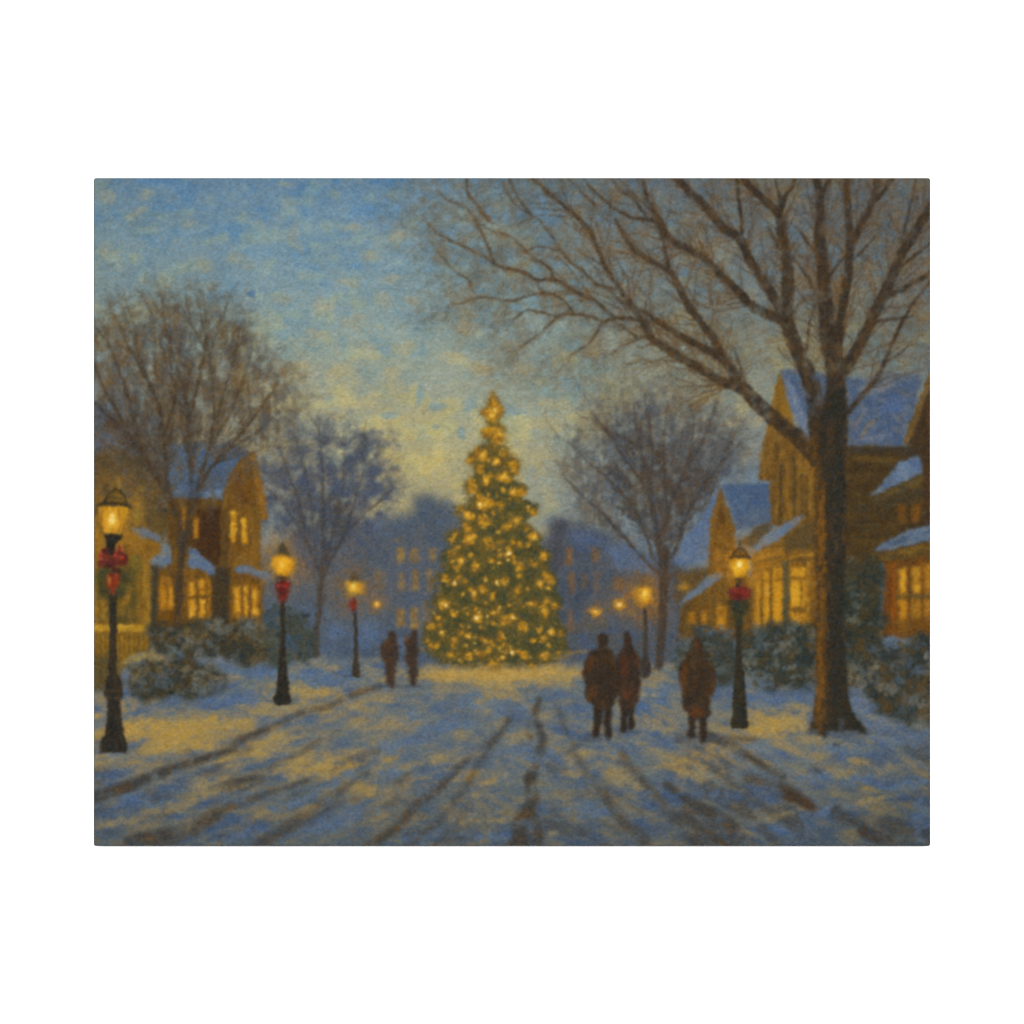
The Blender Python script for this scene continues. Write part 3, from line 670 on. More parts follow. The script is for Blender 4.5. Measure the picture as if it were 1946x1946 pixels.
def shrub(label, pts, n, seed, snowc, cols=SHD, size=(6, 15), leaf=160):
    rnd.seed(seed)
    s = reg('painted_shrub', -1, label)
    m, b = poly(pts, None, None, 5, 11, seed, ret=True, wkey='a8')
    comp(m, b, cols, seed, 'a8', 1.6, s, .5)
    xs, ys = [p[0] for p in pts], [p[1] for p in pts]
    k = 0
    while k < n + leaf:
        x, y = rnd.uniform(min(xs), max(xs)), rnd.uniform(min(ys), max(ys))
        k += 1
        X, Y = np.array([[x + rnd.uniform(-9, 9)]]), np.array([[y + rnd.uniform(-9, 9)]])
        if not inside(pts, X, Y)[0, 0]:
            continue
        if k < n:
            rr = rnd.uniform(*size)
            dab(x, y, rr, rr * rnd.uniform(.45, .8), [rnd.choice(snowc)], rnd.uniform(-40, 40), 1.1, rnd.uniform(.2, .62), wob=.7)
        else:
            rr = rnd.uniform(2.2, 5.5)
            dab(x, y, rr, rr * .6, [rnd.choice(list(cols) + [(44, 48, 50), (98, 82, 50)])], rnd.uniform(-80, 80), .9, rnd.uniform(.3, .75), wob=.6)


SNW = [(104, 116, 136), (96, 108, 138), (126, 128, 122), (142, 132, 102), (120, 124, 122)]
SNL = SNW + [(128, 108, 66), (138, 116, 66)]
SNW = [tuple(int(v * .93) for v in c) for c in SNW]
SNL = [tuple(int(v * .93) for v in c) for c in SNL]
shrub('dark bush left of the second left lamp under the lit windows', [(286, 1190), (310, 1182), (340, 1200), (352, 1186), (390, 1172), (430, 1182), (462, 1176), (500, 1188), (524, 1200), (522, 1250), (470, 1262), (400, 1258), (330, 1248), (284, 1240)], 60, 301, SNL)
shrub('snow dusted bush beside the nearest left lamp', [(244, 1252), (280, 1240), (330, 1252), (380, 1258), (416, 1270), (434, 1298), (420, 1314), (370, 1318), (320, 1324), (268, 1326), (240, 1306)], 60, 302, SNW + [(136, 122, 88)])
shrub('dim greenish bush behind the second left lamp', [(500, 1170), (530, 1140), (560, 1160), (590, 1180), (606, 1220), (596, 1254), (540, 1260), (506, 1250)], 26, 303, [(80, 92, 112), (92, 88, 66), (84, 90, 94)], [(64, 72, 74), (74, 76, 66), (66, 78, 96)])
for x, y, rx, ry in [(270, 1246, 22, 8), (300, 1250, 16, 6), (250, 1254, 18, 7)]:
    dab(x, y, rx, ry, [(160, 138, 78), (138, 130, 100)], -8, 1, .8)
poly([(176, 1250), (215, 1244), (222, 1300), (200, 1318), (176, 1316)], [(98, 84, 46), (84, 76, 52)], soft=5, wob=4, seed=306, alpha=.6)
shrub('snowy bush spreading between the right lamp and the big trunk', [(1404, 1210), (1430, 1190), (1470, 1188), (1510, 1182), (1566, 1190), (1570, 1292), (1500, 1312), (1440, 1308), (1412, 1288)], 66, 304, SNW + [(120, 132, 152)], [(60, 63, 56), (52, 57, 58), (78, 68, 46)])
shrub('dark bush behind the lone walker', [(1268, 1236), (1300, 1206), (1340, 1190), (1380, 1200), (1400, 1214), (1402, 1290), (1370, 1300), (1290, 1270)], 34, 307, [(94, 104, 116), (108, 110, 104), (84, 98, 132)], [(66, 66, 58), (72, 72, 68), (60, 66, 70)])
shrub('tall dark evergreen against the right house, beside the big trunk', [(1594, 1080), (1634, 1052), (1660, 1056), (1678, 1080), (1680, 1160), (1676, 1220), (1690, 1260), (1590, 1262), (1590, 1120)], 34, 305, [(96, 108, 112), (116, 118, 100), (86, 98, 104), (120, 96, 48)], [(58, 61, 54), (50, 54, 52), (72, 64, 44)], (5, 12), 200)
shrub('snow laden bushes in the bottom right corner of the yard', [(1592, 1230), (1650, 1210), (1700, 1222), (1736, 1206), (1790, 1210), (1790, 1390), (1736, 1384), (1690, 1360), (1640, 1330), (1590, 1310)], 80, 308, SNW + [(140, 130, 112)], [(60, 62, 56), (52, 56, 58), (86, 71, 44)], (6, 17), 220)
for x, y, rx, ry, a in [(1640, 1340, 26, 10, 10), (1625, 1320, 18, 16, 0), (1660, 1375, 30, 10, 5), (1690, 1388, 40, 8, 8)]:
    dab(x, y, rx, ry, [(92, 108, 144), (108, 116, 138)], a, 1.1, .7)

# ================================================================ THE LIT FIR
fir = reg('painted_christmas_tree')
rnd.seed(5)
cx = 938
LE = [(742, 936), (760, 932), (775, 925), (783, 917), (792, 922), (803, 931), (812, 924), (820, 921), (832, 926), (842, 931), (848, 908), (856, 904), (866, 894), (878, 893), (884, 906), (900, 908), (910, 900), (914, 884), (926, 886), (938, 900), (948, 900), (958, 886), (964, 872), (974, 872), (984, 886), (1000, 884), (1006, 876), (1014, 850), (1024, 852), (1036, 866), (1046, 852), (1056, 842), (1075, 850), (1090, 836), (1098, 830), (1112, 840), (1126, 838), (1140, 826), (1160, 828), (1178, 826), (1188, 806), (1200, 812), (1220, 812), (1232, 812), (1246, 826), (1258, 850), (1266, 880)]
RE = [(742, 940), (760, 944), (772, 951), (780, 957), (788, 951), (803, 947), (812, 956), (820, 962), (832, 955), (842, 942), (850, 962), (856, 968), (866, 956), (872, 980), (885, 985), (900, 982), (912, 970), (922, 990), (928, 1004), (938, 1000), (950, 990), (960, 1018), (974, 1018), (985, 1000), (996, 996), (1008, 1020), (1020, 1026), (1034, 1024), (1046, 1034), (1056, 1046), (1072, 1036), (1090, 1048), (1100, 1060), (1116, 1056), (1140, 1064), (1152, 1068), (1170, 1056), (1190, 1062), (1204, 1074), (1222, 1070), (1238, 1078), (1250, 1060), (1260, 1048), (1266, 1010)]
RE = [(y, 938 + (x - 938) * 1.03) for y, x in RE]
LE = [(y, 938 + (x - 938) * 1.03) for y, x in LE]
R_ = [(x, y) for y, x in RE]
L_ = [(x, y) for y, x in LE][::-1]
prof = [(y, (np.interp(y, [p[0] for p in RE], [p[1] for p in RE]) - np.interp(y, [p[0] for p in LE], [p[1] for p in LE])) / 2) for y in range(742, 1267, 4)]
m, b = poly(R_ + L_, None, None, 2.5, 4, 401, ret=True)
comp(m, b, [(84, 82, 48), (62, 70, 52), (102, 90, 44)], 401, 'a8', 1.4, fir, .45)
_, Yf = grid(b)
comp(m * np.clip((905 - Yf) / 110, 0, .85), b, [(150, 116, 52), (126, 100, 52), (168, 128, 50)], 404, 'a4', 1.2)
py = [p[0] for p in prof]
pw = [p[1] for p in prof]
# needles: short strokes hanging outwards
for (cols, n, al) in (([(54, 66, 54), (48, 60, 52)], 1700, .68), ([(112, 92, 40), (96, 86, 44)], 800, .5), ([(158, 118, 38), (140, 104, 38)], 950, .55)):
    L = np.zeros((H, W), np.float32)
    for i in range(n):
        y = 745 + (1262 - 745) * math.sqrt(rnd.random())
        hw = np.interp(y, py, pw) * 1.02
        x = cx + rnd.uniform(-1, 1) * hw
        d = math.pi / 2 + (cx - x) / 180 + rnd.gauss(0, .9)
        l = rnd.uniform(4, 11)
        stroke(L, [(x, y), (x + math.cos(d) * l, y + math.sin(d) * l)], 2.6, 1.4, 1.5, rnd.uniform(.5, 1))
    comp(L, FULL, cols, n, 'a8', 1.2, None, .5, al)
    ID[L > .75] = fir
# ragged bough ends at the outline
L = np.zeros((H, W), np.float32)
for i in range(420):
    y = 745 + (1256 - 745) * math.sqrt(rnd.random())
    s = rnd.choice((-1, 1))
    hw = np.interp(y, py, pw)
    x = cx + s * hw * rnd.uniform(.86, 1.0)
    d = (0 if s > 0 else math.pi) + s * rnd.uniform(-.5, .7)
    l = rnd.uniform(5, 14)
    stroke(L, [(x, y), (x + math.cos(d) * l, y + math.sin(d) * l)], 3.4, 1.3, 1.7, .9, .4)
comp(L, FULL, [(98, 84, 42), (72, 76, 54), (144, 108, 40)], 402, 'a4', 1.6, fir, .6, .8)
# golden tip
poly([(938, 738), (943, 760), (950, 774), (956, 782), (949, 792), (944, 800), (938, 806), (932, 798), (924, 790), (918, 781), (930, 764)], [(190, 142, 44), (166, 124, 48)], fir, 3, 3, 403, 'a4', alpha=.8)
LIGHTS = [(930, 782, 9, 2), (941, 780, 9, 2), (935, 790, 10, 1), (924, 780, 6, 0), (950, 776, 6, 0), (938, 765, 7, 0), (929, 818, 9, 0), (948, 824, 13, 1), (944, 836, 9, 0), (925, 824, 8, 0), (917, 866, 11, 1), (926, 872, 8, 0), (908, 858, 7, 0), (897, 873, 9, 0), (943, 877, 9, 1), (958, 860, 9, 0), (912, 892, 8, 0), (923, 911, 11, 1), (972, 888, 12, 0), (956, 906, 11, 1), (978, 880, 8, 0), (895, 922, 12, 0), (900, 930, 8, 0), (912, 959, 11, 2), (925, 957, 10, 1), (912, 946, 7, 0), (931, 955, 8, 0), (976, 935, 11, 1), (990, 934, 8, 0), (951, 961, 10, 0), (890, 979, 11, 1), (877, 966, 7, 0), (921, 994, 10, 0), (921, 982, 7, 0), (981, 990, 12, 1), (964, 1000, 9, 0), (1012, 970, 10, 0),
          (864, 1018, 11, 0), (893, 1024, 14, 1), (885, 1030, 9, 0), (900, 1019, 9, 1), (890, 1006, 8, 0), (932, 1037, 12, 0), (926, 1028, 8, 0), (1014, 1020, 11, 1), (988, 1035, 7, 0), (974, 1030, 6, 0), (967, 1052, 9, 3), (877, 1066, 10, 1), (860, 1052, 9, 0), (934, 1066, 9, 0), (903, 1074, 10, 0), (1014, 1072, 10, 0), (990, 1079, 8, 0), (1034, 1058, 9, 0), (866, 1107, 9, 2), (846, 1100, 9, 0), (884, 1104, 6, 0), (944, 1107, 8, 2), (958, 1104, 9, 0), (1027, 1109, 10, 1), (1042, 1100, 10, 0), (984, 1122, 12, 0), (901, 1129, 10, 2), (895, 1120, 7, 0), (938, 1132, 8, 0), (922, 1124, 6, 0), (842, 1146, 11, 1), (847, 1150, 7, 2), (864, 1166, 8, 0), (906, 1174, 11, 2), (940, 1164, 8, 1), (833, 1175, 6, 0), (975, 1174, 9, 2), (958, 1184, 10, 0), (996, 1190, 12, 0), (1009, 1147, 9, 1), (1033, 1160, 12, 1), (1053, 1151, 8, 0), (1046, 1201, 9, 1), (1023, 1199, 6, 0), (840, 1202, 7, 2), (820, 1192, 8, 0), (836, 1188, 6, 0), (890, 1209, 8, 1), (875, 1203, 6, 0), (864, 1218, 9, 0), (951, 1211, 10, 0), (918, 1214, 7, 0), (823, 1229, 9, 0), (856, 1243, 9, 0), (892, 1248, 9, 0), (912, 1244, 7, 0), (973, 1239, 6, 2), (995, 1244, 8, 0), (1033, 1246, 9, 1), (940, 1265, 12, 0), (1010, 1264, 8, 0), (1030, 1218, 6, 0), (1012, 1219, 6, 0), (1066, 1205, 7, 0), (935, 1224, 8, 0)]
LIGHTS = LIGHTS[:]
lid = []
for i, (x, y, r, h_) in enumerate(LIGHTS):
    glow(x, y, r * 1.35, (140, 104, 40), .46)
for i, (x, y, r, h_) in enumerate(LIGHTS):
    r = r * (1.1 if y < 1000 else .9)
    # a light is a small tuft of gold touches
    idx = reg('fairy_light', fir) if i < 100 else fir
    ba = rnd.uniform(0, 180)
    dab(x, y, r * rnd.uniform(.68, .92), r * rnd.uniform(.5, .7), [(190, 136, 34), (164, 116, 36), (206, 152, 42)], ba, 1.0, .92, pid=idx, wob=.6, thr=.45)
    for j in range(6):
        a = rnd.uniform(0, 6.28)
        q = r * rnd.uniform(.3, 1.05)
        dab(x + math.cos(a) * q, y + math.sin(a) * q * .8, rnd.uniform(2, 3.6), rnd.uniform(1.2, 2.0), [rnd.choice([(214, 158, 44), (226, 174, 58), (150, 104, 36), (196, 140, 36), (128, 92, 40)])], rnd.uniform(0, 180), .9, .75, wob=.4)
    if h_ > 0:
        glow(x, y, r * .5, (236, 180, 58), .8)
        dab(x, y, 1.6 + .7 * h_, 1.4 + .6 * h_, [(250, 232, 168) if h_ > 1 else (240, 200, 100)], 0, .9, .95, wob=.3)
for i in range(110):
    y = 860 + (1256 - 860) * math.sqrt(rnd.random())
    x = cx + rnd.uniform(-.95, .95) * np.interp(y, py, pw)
    q = rnd.uniform(2.6, 5)
    glow(x, y, q * 1.4, (162, 118, 40), .42)
    dab(x, y, q, q * .7, [(206, 152, 44), (184, 132, 38)], rnd.uniform(0, 180), 1, .85, wob=.5)
    if i % 4 == 0:
        dab(x, y, 1.6, 1.6, [(246, 216, 130)], 0, .9, .9)
for i in range(90):
    y = 750 + (1258 - 750) * math.sqrt(rnd.random())
    x = cx + rnd.uniform(-1, 1) * np.interp(y, py, pw)
    dab(x, y, rnd.uniform(2, 4.5), rnd.uniform(1, 2), [rnd.choice([(178, 128, 38), (152, 110, 38), (196, 146, 48)])], rnd.uniform(-60, 60), .9, rnd.uniform(.4, .8), wob=.5)
for x, y, rx, ry in [(860, 1283, 54, 7), (930, 1287, 70, 8), (1010, 1281, 60, 7), (940, 1276, 90, 5)]:
    dab(x, y, rx, ry, [(196, 160, 82), (180, 146, 78)], 0, 1.4, .6, wob=.6, key='h2')
for x, y, rx, ry in [(1090, 1240, 24, 4), (1060, 1250, 22, 5), (940, 1268, 40, 5), (880, 1266, 36, 4), (1000, 1268, 30, 4)]:
    dab(x, y, rx, ry, [(156, 126, 66), (132, 112, 68)], -6, 1.1, .6)

# ================================================================ STREET LAMPS
IRON = [(52, 46, 40), (44, 42, 42), (64, 54, 40)]
RED = [(110, 46, 38), (88, 40, 36), (126, 56, 42)]


def post(L, ys, ws, xs):
    for i in range(len(ys) - 1):
        seg(L, (xs[i], ys[i]), (xs[i + 1], ys[i + 1]), ws[i] / 2, ws[i + 1] / 2, 2, 1)


def lamp(label, sections, cols=IRON, seed=1):
    p = reg('painted_street_lamp', -1, label)
    L = np.zeros((H, W), np.float32)
    for (ys, ws, xs) in sections:
        post(L, ys, ws, xs)
    b = bbox(min(min(s[2]) for s in sections) - 40, min(min(s[0]) for s in sections) - 10, max(max(s[2]) for s in sections) + 40, max(max(s[0]) for s in sections) + 10)
    comp(L[b[1]:b[3], b[0]:b[2]], b, cols, seed, 'v4', 1.4, p)
    return p


# nearest, at the left edge
glow(214, 990, 78, (172, 120, 40), .66)
p1 = lamp('nearest left lamp, tall dark post with lit lantern and long red bow', [
    ([1120, 1200, 1304], [14, 14, 17], [215, 215, 214]), ([1296, 1302], [30, 30], [216, 216]), ([1306, 1320, 1334], [34, 36, 24], [216, 216, 216]),
    ([1334, 1370, 1400, 1416], [24, 30, 36, 46], [217, 217, 217, 216]), ([1416, 1419], [52, 54], [216, 216]), ([1018, 1030, 1050], [38, 20, 16], [214, 211, 211])], seed=5)
l1 = reg('lantern', p1)
poly([(187, 962), (242, 960), (240, 985), (233, 1014), (198, 1016), (190, 990)], [(204, 142, 32), (180, 122, 32), (220, 162, 44)], l1, 1.8, 1.4, 411, 'v4')
for x, a in ((193, .5), (226, .75), (236, .4), (208, .25)):
    rect(x - 1.3, 968, x + 1.3, 1014, [(96, 70, 32)], soft=1.3, wob=.8, seed=int(x), alpha=a)
glow(213, 988, 16, (242, 182, 56), .9)
dab(213, 986, 5, 11, [(252, 226, 142)], 0, .9, .95)
LL_ = np.zeros((H, W), np.float32)
stroke(LL_, cr([(183, 962), (200, 955), (220, 957), (242, 962), (246, 964)]), 5, 4, 2)
stroke(LL_, [(219, 931), (219, 924)], 4, 2, 2, .8)
comp(LL_, FULL, [(58, 50, 36), (74, 60, 36)], 412, 'a4', 1.4, l1)
poly([(198, 958), (201, 946), (208, 936), (219, 931), (230, 936), (237, 946), (241, 958)], [(108, 84, 38), (84, 68, 38), (132, 100, 40)], l1, 1.8, 1.4, 413, 'h2', alpha=.9)
poly([(184, 963), (196, 956), (220, 954), (240, 957), (246, 963), (220, 961)], [(58, 50, 38), (72, 58, 36)], l1, 1.6, 1.2, 419)
stroke_only = np.zeros((H, W), np.float32)
stroke(stroke_only, cr([(199, 957), (202, 944), (210, 935), (219, 930), (230, 935), (238, 946), (241, 957)]), 3.4, 3.4, 2.2)
stroke(stroke_only, [(204, 947), (236, 947)], 2.6, 2.6, 2, .7)
comp(stroke_only, FULL, [(56, 48, 36), (72, 58, 36)], 420, 'a4', 1.4, l1)
rect(198, 1016, 231, 1020, [(48, 42, 36)], pid=p1, soft=1.5, wob=1, seed=414)
w1 = reg('wreath', p1)
poly([(180, 1084), (204, 1078), (232, 1080), (246, 1100), (240, 1128), (226, 1140), (206, 1138), (186, 1128)], [(62, 62, 44), (72, 72, 42), (54, 56, 48)], w1, 5, 4, 415, 'a4', alpha=.85)
for x, y, r in [(254, 1064, 12), (262, 1078, 10), (256, 1090, 8), (186, 1100, 10), (232, 1110, 10)]:
    dab(x, y, r, r * .7, [(78, 80, 42), (104, 96, 42)], rnd.uniform(-40, 40), 1.2, .65)
bw = reg('bow', p1)
for x, y, rx, ry, a in [(197, 1062, 9, 17, 8), (222, 1060, 13, 15, 0), (236, 1064, 9, 11, 20), (212, 1070, 10, 10, 0), (205, 1048, 7, 8, 0), (228, 1046, 7, 7, 0)]:
    dab(x, y, rx, ry, RED, a, .55, .95, pid=bw, wob=.25)
poly([(203, 1090), (228, 1090), (226, 1108), (217, 1130), (211, 1130), (203, 1108)], [(146, 62, 34), (118, 40, 32), (160, 84, 40)], bw, 1.8, 1.8, 416, 'v2')
for x, y, rx, ry, a, c in [(192, 1054, 3, 7, 10, (188, 70, 46)), (218, 1054, 4, 6, -20, (178, 58, 44)), (231, 1058, 4, 5, 30, (184, 62, 44)), (207, 1102, 2.5, 10, -8, (176, 108, 52)), (206, 1076, 8, 4, 0, (74, 34, 30)), (222, 1084, 6, 5, 0, (70, 40, 34)), (222, 1044, 3, 7, 0, (190, 120, 60)), (232, 1042, 3, 6, 0, (180, 104, 50))]:
    dab(x, y, rx, ry, [c], a, .8, .85)
poly([(204, 1032), (220, 1032), (217, 1056), (207, 1056)], [(44, 40, 36)], p1, 1.5, 1.2, 417)
for y, a in ((1312, .5), (1326, .45)):
    dab(216, y, 16, 2.4, [(104, 84, 52)], 0, .9, a)
rect(211, 1140, 213, 1296, [(76, 72, 66)], soft=1.6, wob=.8, seed=418, alpha=.5)

# second left
glow(537, 1072, 50, (168, 118, 44), .66)
p2 = lamp('second left lamp with small round red bow, beside the snowy bushes', [
    ([1100, 1150, 1220, 1270], [10, 9, 10, 13], [537, 537, 537, 537]), ([1262, 1290, 1315, 1328], [14, 20, 26, 34], [537, 537, 537, 537])], seed=6)
l2 = reg('lantern', p2)
poly(cr([(520, 1062), (530, 1054), (546, 1054), (557, 1062), (558, 1078), (550, 1093), (538, 1097), (526, 1092), (518, 1078), (520, 1062)]), [(204, 140, 28), (180, 118, 30), (218, 154, 36)], l2, 3, 1.8, 421, 'a4')
glow(536, 1072, 16, (240, 178, 48), .9)
dab(536, 1074, 4.5, 6, [(250, 216, 120)], 0, .9, .9)
poly([(522, 1054), (529, 1044), (533, 1034), (538, 1030), (542, 1036), (548, 1046), (554, 1056)], [(82, 68, 44), (64, 56, 44)], l2, 2.6, 1.6, 422, alpha=.9)
rect(525, 1096, 550, 1100, [(62, 52, 38)], soft=1.6, wob=1, seed=423)
b2 = reg('bow', p2)
dab(536, 1117, 15, 15, RED, 0, .5, .95, pid=b2, wob=.18)
poly([(527, 1128), (548, 1128), (545, 1142), (538, 1148), (530, 1142)], [(128, 56, 36), (110, 44, 34)], b2, 2, 1.6, 424)
for x, y, c in [(530, 1112, (176, 52, 44)), (544, 1114, (168, 46, 40)), (536, 1122, (108, 32, 30))]:
    dab(x, y, 5, 4, [c], 20, .9, .8)

# third left
glow(672, 1122, 52, (146, 106, 50), .62)
p3 = lamp('third left lamp, thin and far off, with small red bow', [([1140, 1200, 1276], [6, 7, 10], [674, 676, 677]), ([1258, 1281], [13, 15], [677, 677])], [(62, 54, 46), (72, 62, 50)], 7)
l3 = reg('lantern', p3)
poly([(657, 1106), (694, 1106), (688, 1128), (662, 1128)], [(202, 144, 36), (178, 124, 38)], l3, 3, 2, 431, 'a4')
glow(671, 1115, 12, (240, 190, 66), .9)
dab(671, 1114, 3.6, 3.6, [(252, 224, 130)], 0, .9, .95)
poly([(662, 1104), (668, 1090), (672, 1082), (677, 1092), (684, 1104)], [(84, 70, 52)], l3, 2.5, 1.6, 432, alpha=.85)
b3 = reg('bow', p3)
poly([(665, 1140), (672, 1134), (679, 1142), (678, 1158), (672, 1164), (666, 1156)], [(138, 54, 36), (116, 44, 34)], b3, 2, 1.6, 433)

# right lamp
glow(1406, 1076, 56, (186, 126, 38), .66)
p4 = lamp('right lamp with wide red bow and dark wreath, near the big trunk', [
    ([1110, 1180, 1240, 1292], [12, 12, 11, 14], [1404, 1404, 1404, 1404]), ([1282, 1330, 1366, 1374], [20, 26, 30, 34], [1405, 1405, 1405, 1405])], [(56, 50, 40), (64, 56, 38), (48, 46, 44)], 8)
l4 = reg('lantern', p4)
poly([(1384, 1062), (1425, 1060), (1421, 1082), (1414, 1098), (1394, 1098), (1388, 1080)], [(212, 148, 30), (190, 126, 30)], l4, 2, 1.5, 441, 'v2')
rect(1388, 1064, 1391, 1090, [(150, 104, 32)], soft=1.4, wob=.8, seed=9, alpha=.6)
rect(1418, 1064, 1420, 1092, [(150, 104, 32)], soft=1.4, wob=.8, seed=8, alpha=.6)
glow(1406, 1073, 15, (246, 190, 56), .95)
dab(1406, 1073, 5.5, 6, [(254, 240, 168)], 0, .8, .98)
LL_ = np.zeros((H, W), np.float32)
stroke(LL_, cr([(1390, 1058), (1396, 1048), (1404, 1042), (1412, 1042), (1418, 1050), (1424, 1059)]), 3.6, 3.6, 2.6, .75)
stroke(LL_, [(1386, 1060), (1426, 1059)], 3.6, 3.6, 2)
stroke(LL_, [(1405, 1036), (1405, 1028)], 4, 3, 2)
comp(LL_, FULL, [(84, 62, 34), (68, 54, 36)], 442, 'a4', 1.4, l4)
poly([(1391, 1060), (1395, 1049), (1403, 1042), (1412, 1042), (1420, 1050), (1424, 1060)], [(122, 84, 34), (96, 70, 36), (142, 98, 34)], l4, 2.2, 1.5, 443, 'h2', alpha=.85)
stroke_only = np.zeros((H, W), np.float32)
stroke(stroke_only, [(1387, 1060), (1406, 1057), (1426, 1060)], 3.4, 3.4, 2)
stroke(stroke_only, cr([(1392, 1058), (1397, 1048), (1405, 1043), (1413, 1044), (1422, 1058)]), 3, 3, 2.4, .8)
comp(stroke_only, FULL, [(78, 58, 34), (64, 50, 34)], 449, 'a4', 1.4, l4)
rect(1394, 1098, 1416, 1104, [(94, 68, 34)], soft=1.6, wob=1, seed=444)
w4 = reg('wreath', p4)
poly([(1384, 1138), (1420, 1136), (1424, 1150), (1414, 1170), (1408, 1186), (1400, 1186), (1392, 1168), (1382, 1152)], [(58, 60, 46), (70, 66, 42), (52, 54, 48)], w4, 3, 2.5, 445, 'a4')
b4 = reg('bow', p4)
for x, y, rx, ry in [(1406, 1126, 20, 14), (1394, 1128, 12, 11), (1416, 1126, 11, 11)]:
    dab(x, y, rx, ry, [(110, 48, 40), (92, 42, 38), (124, 54, 42)], 0, .6, .95, pid=b4, wob=.18)
for x, y, c in [(1398, 1122, (158, 56, 40)), (1412, 1124, (152, 46, 36)), (1405, 1134, (92, 34, 30)), (1406, 1108, (96, 66, 40))]:
    dab(x, y, 6, 4, [c], 10, .9, .75)

# far right lamp
glow(1224, 1134, 44, (172, 114, 40), .78)
p5 = lamp('amber far lamp left of the grey brown tree trunk', [([1160, 1220, 1262], [7, 8, 13], [1226, 1227, 1227]), ([1256, 1278], [18, 22], [1226, 1226])], [(66, 58, 56), (76, 66, 58)], 9)
l5 = reg('lantern', p5)
poly([(1206, 1116), (1240, 1114), (1238, 1140), (1230, 1154), (1216, 1154), (1208, 1140)], [(196, 134, 36), (168, 114, 38)], l5, 4, 2.5, 451, 'a4')
glow(1225, 1129, 13, (240, 184, 60), .95)
dab(1225, 1128, 3.2, 4.4, [(252, 222, 124)], 0, .9, .95)
poly([(1212, 1112), (1222, 1092), (1228, 1092), (1238, 1112)], [(110, 84, 50)], l5, 4, 2, 452, alpha=.7)

# three lights with posts too far off to see
for x, y, r, lb in [(717, 1148, 8, 'small far street light left of the lit fir'), (1132, 1163, 9, 'small far street light nearest to the fir on its right'), (1177, 1150, 9, 'small far street light above the walking couple')]:
    s_ = reg('painted_street_light', -1, lb)
    glow(x, y, r * 2.2, (160, 116, 54), .6)
    dab(x, y, r, r, [(208, 148, 46), (190, 132, 44)], 0, .8, .95, pid=s_, wob=.3)
    dab(x, y - 1, r * .4, r * .4, [(248, 214, 132)], 0, .9, .9)

L = np.zeros((H, W), np.float32)
stroke(L, cr([(1252, 1266), (1257, 1210), (1260, 1150), (1263, 1090), (1264, 1050)]), 17, 17, 3)
stroke(L, [(1252, 1266), (1240, 1272)], 9, 4, 3)
comp(L * np.clip(.85 + .2 * samp('a4', 700, FULL), .3, 1), FULL, [(76, 64, 54), (66, 58, 54), (90, 72, 50)], 701, 'v4', 1.4, treeC, .6, .8)
L = np.zeros((H, W), np.float32)
stroke(L, cr([(600, 1246), (603, 1190), (608, 1130), (612, 1090)]), 11, 10, 3)
comp(L * np.clip(.85 + .2 * samp('a4', 702, FULL), .3, 1), FULL, [(78, 68, 62), (88, 74, 58)], 703, 'v4', 1.4, treeB, .6, .7)

# ================================================================ PEOPLE
COAT = [(84, 50, 30), (70, 44, 32), (104, 58, 30)]


def person(label, parts, cols, seed, soft=2.2, accents=()):
    p = reg('painted_person', -1, label)
    for i, (pts, c) in enumerate(parts):
        poly(cr(pts + [pts[0]], 4)[:-1], c or cols, p, soft, .9 if c else 1.8, seed + i, 'a8')
    for (x, y, rx, ry, a, c) in accents:
        dab(x, y, rx, ry, [c], a, 1.1, .6)
    return p


LEG = [(58, 46, 38), (50, 44, 44)]
person('left of the two far walkers, in a long reddish brown coat', [
    ([(737, 1205), (742, 1197), (749, 1197), (753, 1206), (750, 1214), (741, 1214)], None), ([(740, 1212), (752, 1212), (757, 1228), (756, 1250), (753, 1275), (752, 1296), (746, 1308), (740, 1306), (732, 1290), (730, 1262), (722, 1240), (723, 1226), (732, 1216)], None)],
    [(73, 57, 46), (65, 53, 45), (82, 61, 44)], 501, 2.6, [(736, 1224, 8, 10, 0, (98, 68, 44)), (744, 1298, 5, 8, 0, (62, 54, 50))])
person('right of the two far walkers, slim, nearest to the fir', [
    ([(778, 1204), (783, 1196), (789, 1197), (793, 1206), (790, 1214), (781, 1214)], None), ([(779, 1212), (792, 1212), (796, 1228), (794, 1252), (795, 1275), (791, 1294), (787, 1305), (781, 1300), (775, 1270), (770, 1240), (769, 1224)], None)],
    [(71, 56, 46), (64, 52, 45), (80, 60, 45)], 511, 2.6, [(772, 1216, 5, 8, 0, (112, 70, 40)), (786, 1298, 4, 7, 0, (60, 54, 54))])
person('left one of the walking pair in the foreground, in a dark brown coat', [
    ([(1129, 1340), (1144, 1340), (1144, 1366), (1141, 1384), (1138, 1400), (1126, 1400), (1128, 1372)], LEG), ([(1147, 1338), (1162, 1338), (1162, 1372), (1162, 1398), (1156, 1405), (1149, 1398), (1148, 1370)], LEG),
    ([(1139, 1234), (1156, 1234), (1168, 1246), (1175, 1272), (1175, 1300), (1172, 1326), (1165, 1344), (1150, 1350), (1136, 1348), (1124, 1340), (1112, 1326), (1114, 1306), (1108, 1286), (1110, 1262), (1116, 1246), (1128, 1238)], None),
    ([(1135, 1216), (1138, 1208), (1145, 1203), (1151, 1206), (1156, 1212), (1157, 1219), (1154, 1226), (1150, 1232), (1160, 1244), (1130, 1244), (1141, 1232), (1136, 1226)], None)],
    [(63, 50, 39), (55, 46, 40), (75, 57, 38)], 521, 1.9, [(1146, 1216, 9, 10, 0, (58, 46, 40)), (1124, 1318, 8, 14, 12, (112, 70, 36)), (1120, 1260, 6, 16, 10, (96, 58, 32)), (1156, 1290, 10, 22, 0, (60, 46, 38))])
